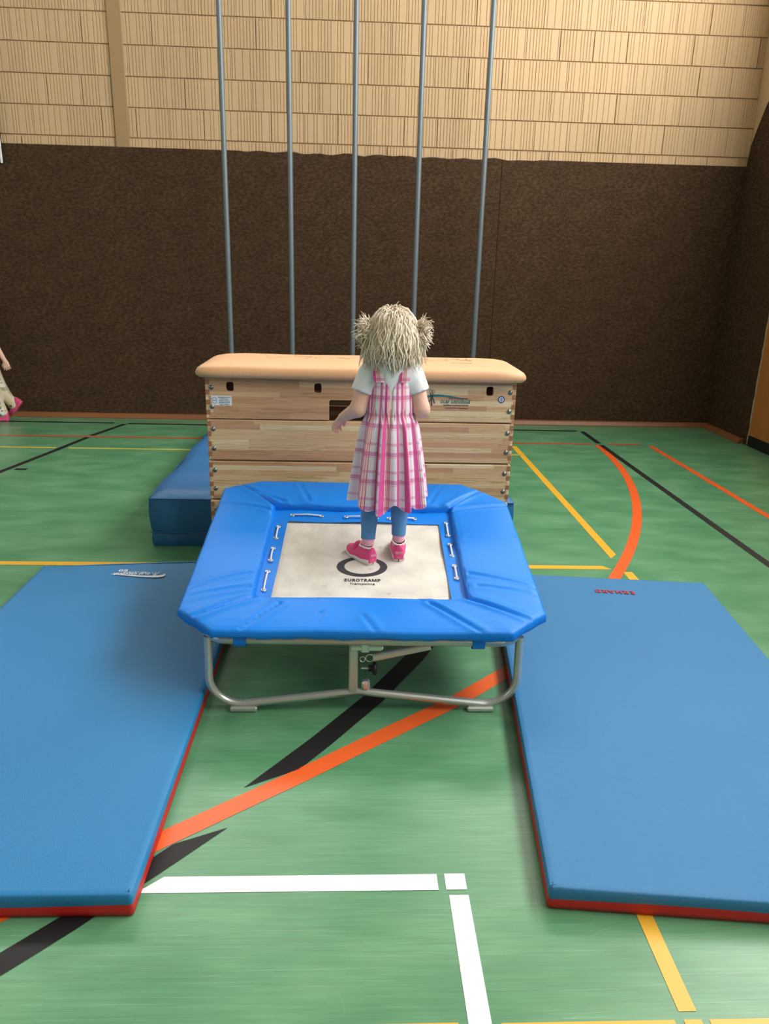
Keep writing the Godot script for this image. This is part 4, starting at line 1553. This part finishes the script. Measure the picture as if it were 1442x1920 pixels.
	for s in [[Vector2(-0.371, 0.185), Vector2(-0.371, 0.085)], [Vector2(-0.373, 0.0), Vector2(-0.373, -0.095)], [Vector2(-0.374, -0.18), Vector2(-0.374, -0.31)], [Vector2(0.362, 0.24), Vector2(0.362, 0.13)], [Vector2(0.362, 0.05), Vector2(0.363, -0.04)], [Vector2(0.364, -0.12), Vector2(0.364, -0.21)], [Vector2(-0.32, 0.292), Vector2(-0.19, 0.288)], [Vector2(-0.08, 0.284), Vector2(0.055, 0.278)], [Vector2(0.11, 0.276), Vector2(0.225, 0.276)], [Vector2(0.37, -0.385), Vector2(0.24, -0.388)], [Vector2(-0.28, -0.388), Vector2(-0.16, -0.388)]]:
		spots.append(s)
	var eb := Basis(B.x, B.z, -B.y)
	for s in spots:
		var low: float = 0.001
		for e in s:
			var ey := MB.new()
			ey.torus(P.call(e.x, e.y, low), eb, 0.0085, 0.0026, 18, 6)
			obj("eyelet", ey, M.chrome, t)
		var cd := MB.new()
		var d: Vector2 = (s[1] - s[0]).normalized()
		cd.tube([P.call(s[0].x, s[0].y, -0.012), P.call(s[0].x + d.x * 0.004, s[0].y + d.y * 0.004, 0.004), P.call((s[0].x + s[1].x) * 0.5, (s[0].y + s[1].y) * 0.5, 0.0075), P.call(s[1].x - d.x * 0.004, s[1].y - d.y * 0.004, 0.004), P.call(s[1].x, s[1].y, -0.012)], 0.0036, 8)
		obj("elastic_cord", cd, M.cord, t).set_meta("label", "white elastic cord")
	# tubular frame under the padding
	var fr := MB.new()
	var path := []
	var hw := 0.555
	var v0 := -0.565
	var v1 := 0.565
	for cnr in [[hw, v0, -90.0], [hw, v1, 0.0], [-hw, v1, 90.0], [-hw, v0, 180.0]]:
		var cc := Vector2(cnr[0] - signf(cnr[0]) * 0.08, cnr[1] - signf(cnr[1]) * 0.08)
		for q in 7:
			var a := deg_to_rad(cnr[2] + 90.0 * q / 6.0)
			path.append(P.call(cc.x + cos(a) * 0.08, cc.y + sin(a) * 0.08, -0.033))
	path.append(path[0])
	path.append(path[1])
	fr.tube(path, 0.019, 14, false)
	obj("frame_tube", fr, M.zinc, t)
	# U-shaped leg hoops, the rear one taller
	for end in [[v0 + 0.018, 1.0], [v1 - 0.018, -1.0]]:
		var rear: bool = end[1] < 0.0
		var top: Vector3 = P.call(0, end[0], -0.03)
		var z := top.z
		var ht := top.y
		var xs := 0.548
		var lp := [Vector3(-xs, ht, z)]
		lp.append(Vector3(-xs - 0.002, 0.17, z))
		for q in 9:
			var a := PI + PI * 0.5 * q / 8.0
			lp.append(Vector3(-xs + 0.115 + cos(a) * 0.117, 0.132 + sin(a) * 0.107, z + 0.005))
		lp.append(Vector3(-0.02 - 0.07, 0.068, z + 0.005))
		lp.append(Vector3(-0.02, 0.077, z + 0.005))
		lp.append(Vector3(0.05, 0.068, z + 0.005))
		for q in 9:
			var a := PI * 1.5 + PI * 0.5 * q / 8.0
			lp.append(Vector3(xs - 0.115 + cos(a) * 0.117, 0.132 + sin(a) * 0.107, z + 0.005))
		lp.append(Vector3(xs + 0.002, 0.17, z))
		lp.append(Vector3(xs, ht, z))
		var lg := MB.new()
		lg.tube(lp, 0.0145, 14)
		var hoop := obj("leg_hoop", lg, M.zinc, t)
		for sx in [-1.0, 1.0]:
			var ft := MB.new()
			ft.cbox(Vector3(sx * 0.427 - 0.004, 0.011, z + 0.006), Vector3(0.098, 0.022, 0.042), 0.006)
			obj("foot", ft, M.zinc, hoop)
		# centre post with brackets
		var ps := MB.new()
		ps.cbox(Vector3(-0.040, (0.077 + ht) * 0.5 - 0.008, z + 0.004), Vector3(0.032, ht - 0.09, 0.032), 0.005)
		obj("centre_post", ps, M.zinc, t)
		var br := MB.new()
		br.cbox(Vector3(0.004, ht - 0.036, z + 0.008), Vector3(0.12, 0.028, 0.034), 0.008)
		br.cbox(Vector3(0.0, ht - 0.034, z + 0.010), Vector3(0.03, 0.036, 0.036), 0.004)
		obj("hinge_bracket", br, M.chrome, t)
		var cl := MB.new()
		cl.cbox(Vector3(0.005, 0.105, z + 0.006), Vector3(0.03, 0.035, 0.034), 0.008)
		obj("clamp", cl, M.chrome, t)
		if not rear:
			var sp := MB.new()
			sp.tube([Vector3(0.03, 0.214, z + 0.012), Vector3(0.231, 0.262, z + 0.012)], 0.015, 14)
			var spring := obj("spring_cylinder", sp, M.chrome, t)
			var rgs := MB.new()
			rgs.torus(Vector3(0.017, 0.213, z + 0.012), Basis(Vector3.RIGHT, Vector3(0, 0, 1), Vector3(0, -1, 0)), 0.014, 0.002, 16, 6)
			obj("ring", rgs, M.chrome, spring)
			rgs = MB.new()
			rgs.torus(Vector3(-0.008, 0.208, z + 0.012), Basis(Vector3.RIGHT, Vector3(0, 0.4, 1).normalized(), Vector3(0, -1, 0.4).normalized()), 0.009, 0.0018, 14, 6)
			obj("ring", rgs, M.chrome, spring)
			rgs = MB.new()
			rgs.tube([Vector3(0.231, 0.262, z + 0.012), Vector3(0.245, 0.268, z + 0.01), Vector3(0.258, 0.262, z + 0.006), Vector3(0.278, 0.27, z)], 0.003, 6)
			obj("hook", rgs, M.chrome, spring)
			var kb := MB.new()
			kb.tube([Vector3(-0.012, 0.168, z + 0.004), Vector3(0.016, 0.168, z + 0.004)], 0.004, 8)
			obj("knob_stem", kb, M.chrome, t)
			var kn := MB.new()
			kn.lathe([Vector2(0.0001, 0), Vector2(0.012, 0), Vector2(0.012, 0.014), Vector2(0.024, 0.016), Vector2(0.025, 0.026), Vector2(0.018, 0.03), Vector2(0.0001, 0.03)], Vector3(0.014, 0.168, z + 0.004), Basis(Vector3(0, 1, 0), Vector3(1, 0, 0), Vector3(0, 0, 1)), 7)
			obj("clamp_knob", kn, M.black, t)
	# straps that hold the padding to the front tube
	for x in [-0.425, 0.405]:
		var s := MB.new()
		var sp := []
		for q in 17:
			var a := PI * 1.35 * q / 16.0 - PI * 0.35
			sp.append(Vector2(cos(a), sin(a)))
		var ctr: Vector3 = P.call(x, v0, -0.033)
		f = s.grid(20, 6, func(u: float, w: float) -> Vector3:
			var a := TAU * u
			return ctr + Vector3((w - 0.5) * 0.044, 0, 0) + (Vector3.UP * cos(a) * 1.25 + Vector3.BACK * sin(a)) * 0.0225)
		s.close(f)
		obj("strap", s, M.pad, t).set_meta("label", "blue strap round the front tube")

# ------------------------------------------------------------------ people
func shoe(who: Node3D, heel: Vector3, toe_dir: Vector3, upv: Vector3, ln: float, print_text: String, m_upper: Material, m_sole: Material) -> void:
	# heel = back end of the sole on the ground
	var d := (toe_dir - upv * toe_dir.dot(upv)).normalized()
	var r := d.cross(upv).normalized()
	var wid := func(s: float) -> float: return ln * (0.215 * pow(sin(PI * clampf(s * 0.92 + 0.08, 0.0, 1.0)), 0.36) * (0.86 + 0.2 * smoothstep(0.35, 0.75, s)))
	var lift := func(s: float) -> float: return ln * 0.07 * pow(maxf(0.0, s - 0.72) / 0.28, 2.0)
	var so := MB.new()
	var f := so.grid(26, 10, func(u: float, w: float) -> Vector3:
		var s := u
		var a := TAU * w
		var hw: float = wid.call(s)
		if u == 0.0 or u == 1.0: hw = 0.002
		var th := ln * (0.10 + 0.055 * pow(1.0 - s, 2.0)) + ln * 0.01 * sin(s * 16.0)
		var y: float = (clampf(sin(a) * 1.6, -1.0, 1.0) * 0.5 + 0.5) * th + lift.call(s)
		return heel + d * s * ln + r * clampf(cos(a) * 1.3, -1.0, 1.0) * hw * 1.04 + upv * y)
	so.close(f)
	var top := MB.new()
	var hgt := func(s: float) -> float: return ln * (0.47 - 0.02 * sin(s * 9.0) if s < 0.3 else lerpf(0.47, 0.30, smoothstep(0.3, 0.72, s)) * (1.0 - 0.55 * pow(maxf(0.0, s - 0.72) / 0.28, 1.6)))
	f = top.grid(26, 20, func(u: float, w: float) -> Vector3:
		var s := lerpf(0.0, 0.99, maxf(0.0, u * 27.0 / 26.0 - 1.0 / 26.0))
		var a := PI * w
		var hw: float = wid.call(s)
		if u == 0.0 or u == 1.0: hw *= 0.03
		var hh: float = hgt.call(s)
		if u == 0.0: hh *= 0.96
		if u == 1.0: hh *= 0.4
		var base: float = lift.call(s) + ln * 0.07
		var narrow := 1.0 - 0.25 * pow(sin(a), 2.0)
		return heel + d * (s * ln + ln * 0.02 * sin(a) * (1.0 - s)) + r * cos(a) * hw * narrow + upv * (base + (hh - ln * 0.07) * pow(sin(a), 0.7)))
	if (top.v[top.idx[13 * 6 * 10 + 2]] - top.v[top.idx[13 * 6 * 10]]).cross(top.v[top.idx[13 * 6 * 10 + 1]] - top.v[top.idx[13 * 6 * 10]]).dot(upv) < 0.0: top.flip(f)
	var up := obj("shoe", top, m_upper, who, true)
	obj("sole", so, m_sole, up, true).set_meta("label", "off-white rubber sole")
	var co := MB.new()
	var pth := []
	for q in 25:
		var a := TAU * q / 24.0
		pth.append(heel + d * ln * (0.27 + 0.19 * cos(a)) + r * sin(a) * ln * 0.17 + upv * ln * (0.47 - 0.05 * cos(a) * cos(a) + 0.02 * maxf(0.0, -cos(a))))
	co.tube(pth, ln * 0.022, 7, false)
	obj("collar", co, M.sole, up)
	var li := MB.new()
	li.lathe([Vector2(0.0001, 0), Vector2(ln * 0.15, 0), Vector2(ln * 0.15, 0.002), Vector2(0.0001, 0.002)], heel + d * ln * 0.27 + upv * ln * 0.445, Basis(d, upv, r), 16)
	obj("lining", li, M.lining, up)
	# strap over the instep
	var st := MB.new()
	var sp := []
	for q in 11:
		var a := PI * (0.12 + 0.76 * q / 10.0)
		sp.append(heel + d * ln * 0.58 + r * cos(a) * ln * 0.185 + upv * (ln * 0.07 + ln * 0.345 * pow(sin(a), 0.7)))
	st.tube(sp, ln * 0.05, 8, true, 0.35)
	obj("strap", st, m_upper, up)
	if print_text != "":
		text(up, print_text, ln * 0.09, heel + upv * ln * 0.27 - d * 0.0025, Basis(r, upv, -d), M.sock, 0.62, true)

func girl() -> void:
	var base := Vector3(0.135, 0.406, -2.885)
	var g := thing("person", "small blond child in pink plaid dress standing on the trampoline, seen from behind", "person", base)
	var F := Vector3(0, 0, -1)
	var hc := Vector3(0.016, 0.890, 0.0)
	# body: head, neck, trunk, arms, legs in one surface
	var body := MB.new()
	var shL := Vector3(-0.074, 0.735, 0.0)
	var elL := Vector3(-0.112, 0.607, 0.022)
	var wrL := Vector3(-0.172, 0.558, -0.058)
	var shR := Vector3(0.095, 0.737, 0.0)
	var elR := Vector3(0.130, 0.610, 0.020)
	var wrR := Vector3(0.085, 0.590, -0.085)
	var hipL := Vector3(-0.036, 0.40, 0.0)
	var knL := Vector3(-0.058, 0.23, -0.02)
	var anL := Vector3(-0.065, 0.055, 0.012)
	var hipR := Vector3(0.05, 0.40, 0.0)
	var knR := Vector3(0.062, 0.235, -0.025)
	var anR := Vector3(0.06, 0.065, -0.02)
	var bones := head_bones(hc, F, 0.92)
	bones.append_array([
		[Vector3(0.012, 0.74, 0), Vector3(0.015, 0.83, -0.004), 0.034, 0.034, 0.03],
		[Vector3(0.011, 0.725, 0.0), Vector3(0.011, 0.60, 0.0), 0.062, 0.066, 0.03],
		[Vector3(-0.03, 0.72, 0.0), Vector3(0.052, 0.72, 0.0), 0.045, 0.045, 0.03],
		[Vector3(0.01, 0.60, 0.0), Vector3(0.008, 0.43, 0.0), 0.068, 0.074, 0.03],
		[shL, elL, 0.036, 0.031, 0.02], [elL, wrL, 0.031, 0.019, 0.012],
		[shR, elR, 0.036, 0.031, 0.02], [elR, wrR, 0.031, 0.019, 0.012],
		[hipL, knL, 0.052, 0.034, 0.03], [knL, anL, 0.034, 0.021, 0.015],
		[hipR, knR, 0.052, 0.034, 0.03], [knR, anR, 0.034, 0.021, 0.015],
		[anL, Vector3(-0.10, 0.03, -0.05), 0.02, 0.018, 0.012], [anR, Vector3(0.062, 0.04, -0.075), 0.02, 0.018, 0.012]])
	flesh(body, bones, 0.0075)
	flesh(body, hand_bones(wrL, Vector3(-0.5, -0.72, -0.45), Vector3(0.55, -0.6, 0.4), Vector3(0.7, 0.2, -0.6), 1.0), 0.003)
	flesh(body, hand_bones(wrR, Vector3(-0.35, -0.25, -0.9), Vector3(-0.3, -0.9, 0.2), Vector3(-0.9, 0.1, 0.3), 1.0), 0.003)
	obj("body", body, M.skin, g).set_meta("label", "fair skin of head, arms and hands")
	face_parts(g, hc, F, 0.92)
	# hair: curls over the back of the head, two flying bunches
	rng.seed = 41
	var locks := []
	for k in 1700:
		var a := rng.randf() * TAU
		var b := acos(rng.randf_range(-0.25, 1.0))
		var d := Vector3(sin(b) * sin(a), cos(b), -sin(b) * cos(a))
		if d.z < -0.5 and d.y < 0.5: continue
		var root := hc + Vector3(0, 0.008, 0) + d * Vector3(0.077, 0.080, 0.080)
		var tang := (Vector3.DOWN + Vector3(d.x, 0, d.z) * 0.9 + Vector3(rng.randf_range(-0.35, 0.35), 0, rng.randf_range(-0.2, 0.2))).normalized()
		locks.append([root, tang, rng.randf_range(0.07, 0.14), rng.randf_range(0.0014, 0.0030), rng.randf_range(0.2, 0.5)])
	for k in 260:   # locks on the nape
		var x := rng.randf_range(-0.06, 0.06)
		locks.append([hc + Vector3(x, -0.04 + rng.randf_range(-0.03, 0.02), 0.070 - absf(x) * 0.6), Vector3(x * 1.5, -1.0, 0.05).normalized(), rng.randf_range(0.05, 0.095), rng.randf_range(0.0016, 0.0032), 0.1])
	for sg in [-1.0, 1.0]:
		for k in 330:   # bunches: balls of loose curls beside the head
			var o := Vector3(rng.randf_range(-1, 1), rng.randf_range(-1, 1), rng.randf_range(-1, 1))
			var root: Vector3 = hc + Vector3(sg * 0.092, 0.004, 0.008) + o * Vector3(0.016, 0.034, 0.024)
			var d := Vector3(sg * rng.randf_range(0.1, 1.0), rng.randf_range(-0.9, 1.0), rng.randf_range(-0.7, 0.7)).normalized()
			locks.append([root, d, rng.randf_range(0.03, 0.06), rng.randf_range(0.0012, 0.0024), rng.randf_range(-0.1, 0.3)])
	for k in 40:   # flyaway wisps on the crown
		var x := rng.randf_range(-0.05, 0.05)
		locks.append([hc + Vector3(x, 0.082, rng.randf_range(-0.02, 0.03)), Vector3(x * 8.0, 1.0, rng.randf_range(-0.3, 0.3)).normalized(), rng.randf_range(0.012, 0.03), 0.0011, 0.4])
	var tones := [Color(0.72, 0.63, 0.50), Color(0.62, 0.52, 0.39), Color(0.80, 0.73, 0.62), Color(0.52, 0.42, 0.30), Color(0.76, 0.68, 0.56)]
	obj("hair", hair_mesh(hc, F, 0.9, locks, tones, 43), M.hair, g).set_meta("label", "curly light blond hair in two bunches")
	# white t-shirt
	var sh := MB.new()
	flesh(sh, [
		[Vector3(0.012, 0.765, 0.004), Vector3(0.011, 0.60, 0.0), 0.063, 0.074, 0.03],
		[Vector3(-0.04, 0.728, 0.0), Vector3(0.062, 0.728, 0.0), 0.047, 0.047, 0.03],
		[shL + Vector3(0.004, 0.003, 0), shL.lerp(elL, 0.52) + Vector3(-0.004, 0, 0), 0.044, 0.044, 0.02, true],
		[shR + Vector3(-0.004, 0.003, 0), shR.lerp(elR, 0.52) + Vector3(0.004, 0, 0), 0.044, 0.044, 0.02, true]], 0.0065)
	obj("shirt", sh, M.shirt, g).set_meta("label", "white short-sleeved shirt")
	# dress: bodice with straps, gathered skirt
	var dr := MB.new()
	var cx := 0.011
	var f := dr.grid(144, 44, func(u: float, w: float) -> Vector3:
		var a := TAU * u                       # 0 = behind (towards +z)
		var back := cos(a)
		var topy := 0.735 - 0.03 * exp(-pow(sin(a) / 0.5, 2.0)) - 0.085 * exp(-pow((absf(sin(a)) - 1.0) / 0.16, 2.0)) - 0.035 * exp(-pow(sin(a) / 0.10, 2.0)) * maxf(0.0, back)
		var hem := 0.252 + 0.016 * sin(a * 5.0 + 0.6) + 0.010 * sin(a * 11.0) - 0.022 * pow(maxf(0.0, back), 3.0)
		var y := lerpf(topy, hem, w)
		var rx := 0.0
		var rz := 0.0
		if y > 0.59:
			var t := clampf((y - 0.59) / 0.15, 0.0, 1.0)
			rx = lerpf(0.093, 0.083, t)
			rz = lerpf(0.082, 0.070, t)
		else:
			var t := (0.59 - y) / 0.36
			rx = 0.093 + 0.056 * pow(t, 0.75) - 0.006 * t * t
			rz = 0.082 + 0.056 * pow(t, 0.75)
			var pl := smoothstep(0.0, 0.15, t)
			var fold := (0.006 + 0.011 * t) * pl * (sin(a * 13.0 + 1.4 * sin(a * 3.0)) + 0.55 * sin(a * 23.0 + 2.0))
			fold -= 0.030 * pl * t * exp(-pow(wrapf(a - 0.02, -PI, PI) / 0.10, 2.0))
			rx += fold; rz += fold
		if y > 0.575 and y < 0.605:
			var gth := 0.0035 * sin(a * 40.0)
			rx += gth - 0.003; rz += gth - 0.003
		# opening down the middle of the back
		if back > 0.0:
			var sl := exp(-pow(sin(a) / 0.035, 2.0)) * smoothstep(0.53, 0.56, y)
			rz -= 0.014 * sl
		return Vector3(cx + rx * sin(a), y, rz * cos(a)))
	for i in dr.uv.size():
		dr.uv[i] = Vector2(dr.uv[i].x * 3.0 + 0.13, (0.78 - dr.v[i].y) / 0.42)
	if (dr.v[dr.idx[2]] - dr.v[dr.idx[0]]).cross(dr.v[dr.idx[1]] - dr.v[dr.idx[0]]).dot(dr.v[dr.idx[0]] - Vector3(cx, dr.v[dr.idx[0]].y, 0)) < 0.0: dr.flip(f)
	var dress := obj("dress", dr, M.plaid, g, true)
	dress.set_meta("label", "pink, white and orange plaid pinafore dress")
	for sx in [-1.0, 1.0]:
		var s := MB.new()
		var pth := []
		for q in 15:
			var a := PI * q / 14.0
			pth.append(Vector3(cx + sx * (0.047 + 0.006 * sin(a)), 0.715 + 0.062 * sin(a), cos(a) * 0.068 + 0.001))
		f = s.grid(14, 6, func(u: float, w: float) -> Vector3:
			var p: Vector3 = pth[int(round(u * 14.0))]
			var o := (p - Vector3(p.x, 0.70, 0.0)).normalized()
			return p + Vector3(1, 0, 0) * (w - 0.5) * 0.040 * 1.0 + o * (0.003 + 0.001 * sin(w * PI)))
		for i in s.uv.size():
			s.uv[i] = Vector2(0.0 + s.uv[i].y * 0.2, s.uv[i].x * 0.7)
		obj("shoulder_strap", s, M.plaid, dress)
	# leggings and socks
	for lg in [[hipL, knL, anL], [hipR, knR, anR]]:
		var a: Vector3 = lg[0]
		var k: Vector3 = lg[1]
		var n: Vector3 = lg[2]
		var mb := MB.new()
		var low := k.lerp(n, 0.86)
		mb.tube([a, a.lerp(k, 0.5), k, k.lerp(n, 0.22), k.lerp(n, 0.45), k.lerp(n, 0.66), low], [0.056, 0.046, 0.037, 0.0365, 0.034, 0.030, 0.029], 20, false)
		obj("legging", mb, M.legging, g).set_meta("label", "light blue legging")
		var so := MB.new()
		so.tube([k.lerp(n, 0.70), low, k.lerp(n, 0.93), n, n + Vector3(0, -0.02, 0)], [0.025, 0.0262, 0.0245, 0.026, 0.026], 18, false)
		obj("sock", so, M.sock, g).set_meta("label", "pale pink sock")
	var B := tb()
	var onbed := func(p: Vector2) -> Vector3:
		var y := TC.y - (p.y - TC.z) * tan(TILT) - 0.0115
		return Vector3(p.x, y, p.y) - base
	shoe(g, onbed.call(Vector2(0.092, -2.838)), Vector3(-0.62, 0.0, -0.78), Vector3(0.0, 1.0, 0.12).normalized(), 0.16, "TRIGAN", M.shoe, M.sole)
	shoe(g, onbed.call(Vector2(0.196, -2.862)), Vector3(0.02, TILT, -1.0), B.z, 0.16, "TRIGAN", M.shoe, M.sole)

func walker() -> void:
	var base := Vector3(-3.55, 0, -7.62)
	var g := thing("person", "child in animal-print trousers and pink clogs walking along the brown wall", "person", base)
	var F := Vector3(-1, 0, 0.05).normalized()
	var hc := Vector3(-0.06, 1.05, 0.0)
	var sN := Vector3(0.02, 0.885, 0.09)     # arm towards the hall
	var eN := Vector3(0.155, 0.735, 0.13)
	var wN := Vector3(0.222, 0.585, 0.12)
	var sF := Vector3(-0.03, 0.885, -0.09)
	var eF := Vector3(-0.07, 0.73, -0.12)
	var wF := Vector3(-0.16, 0.62, -0.11)
	var hN := Vector3(0.0, 0.50, 0.045)
	var kN := Vector3(0.03, 0.29, 0.05)
	var aN := Vector3(0.10, 0.07, 0.05)
	var hF := Vector3(0.0, 0.50, -0.045)
	var kF := Vector3(0.07, 0.29, -0.05)
	var aF := Vector3(0.175, 0.14, -0.05)
	var body := MB.new()
	var bones := head_bones(hc, F, 1.05)
	bones.append_array([
		[Vector3(-0.03, 0.88, 0), Vector3(-0.05, 0.99, 0), 0.038, 0.036, 0.03],
		[Vector3(-0.02, 0.86, -0.03), Vector3(-0.02, 0.86, 0.03), 0.07, 0.07, 0.03],
		[Vector3(-0.02, 0.86, 0), Vector3(0.0, 0.54, 0), 0.072, 0.08, 0.03],
		[sN, eN, 0.036, 0.029, 0.02], [eN, wN, 0.029, 0.019, 0.012],
		[sF, eF, 0.036, 0.029, 0.02], [eF, wF, 0.029, 0.019, 0.012],
		[hN, kN, 0.058, 0.04, 0.03], [kN, aN, 0.04, 0.026, 0.015],
		[hF, kF, 0.058, 0.04, 0.03], [kF, aF, 0.04, 0.026, 0.015]])
	flesh(body, bones, 0.0095)
	flesh(body, hand_bones(wN, Vector3(0.12, -1.0, 0.0), Vector3(-0.5, -0.3, -0.8), Vector3(-0.9, 0.0, 0.2), 1.15), 0.004)
	flesh(body, hand_bones(wF, Vector3(-0.5, -0.8, 0.0), Vector3(0.5, -0.3, 0.8), Vector3(-0.6, 0.5, 0.2), 1.15), 0.004)
	obj("body", body, M.skin, g).set_meta("label", "fair skin of face, arms and hands")
	face_parts(g, hc, F, 1.05)
	rng.seed = 61
	var locks := []
	for k in 120:
		var a := rng.randf() * TAU
		var b := acos(rng.randf_range(-0.3, 1.0))
		var d := Vector3(sin(b) * sin(a), cos(b), -sin(b) * cos(a))
		if d.dot(F) > 0.45 and d.y < 0.6: continue
		locks.append([hc + Vector3(0, 0.008, 0) + d * 0.094, (Vector3.DOWN + d * 0.35).normalized(), rng.randf_range(0.08, 0.14), 0.007, 0.3])
	obj("hair", hair_mesh(hc, F, 1.05, locks, [Color(0.5, 0.4, 0.3), Color(0.42, 0.32, 0.22)], 62), M.hair_brown, g)
	var sh := MB.new()
	flesh(sh, [
		[Vector3(-0.02, 0.87, -0.03), Vector3(-0.02, 0.87, 0.03), 0.079, 0.079, 0.03],
		[Vector3(-0.02, 0.87, 0), Vector3(0.002, 0.555, 0), 0.082, 0.092, 0.03, true],
		[sN, sN.lerp(eN, 0.6), 0.045, 0.046, 0.02, true], [sF, sF.lerp(eF, 0.6), 0.045, 0.046, 0.02, true]], 0.009)
	obj("shirt", sh, M.top_blue, g).set_meta("label", "dark teal short-sleeved shirt")
	var tr := MB.new()
	flesh(tr, [
		[Vector3(0.0, 0.60, 0), Vector3(0.0, 0.50, 0), 0.088, 0.09, 0.03],
		[hN, kN, 0.072, 0.062, 0.03], [kN, aN + Vector3(0, 0.01, 0), 0.062, 0.050, 0.02],
		[hF, kF, 0.072, 0.062, 0.03], [kF, aF, 0.062, 0.048, 0.02]], 0.009)
	obj("trousers", tr, M.trousers, g).set_meta("label", "beige trousers with black and white animal print")
	shoe(g, aN + Vector3(0.055, -0.07, 0.0), F, Vector3.UP, 0.19, "", M.clog, M.clog)
	shoe(g, aF + Vector3(0.09, 0.035, 0.0), Vector3(-0.62, -0.78, 0), Vector3(-0.78, 0.62, 0), 0.19, "", M.clog, M.clog)
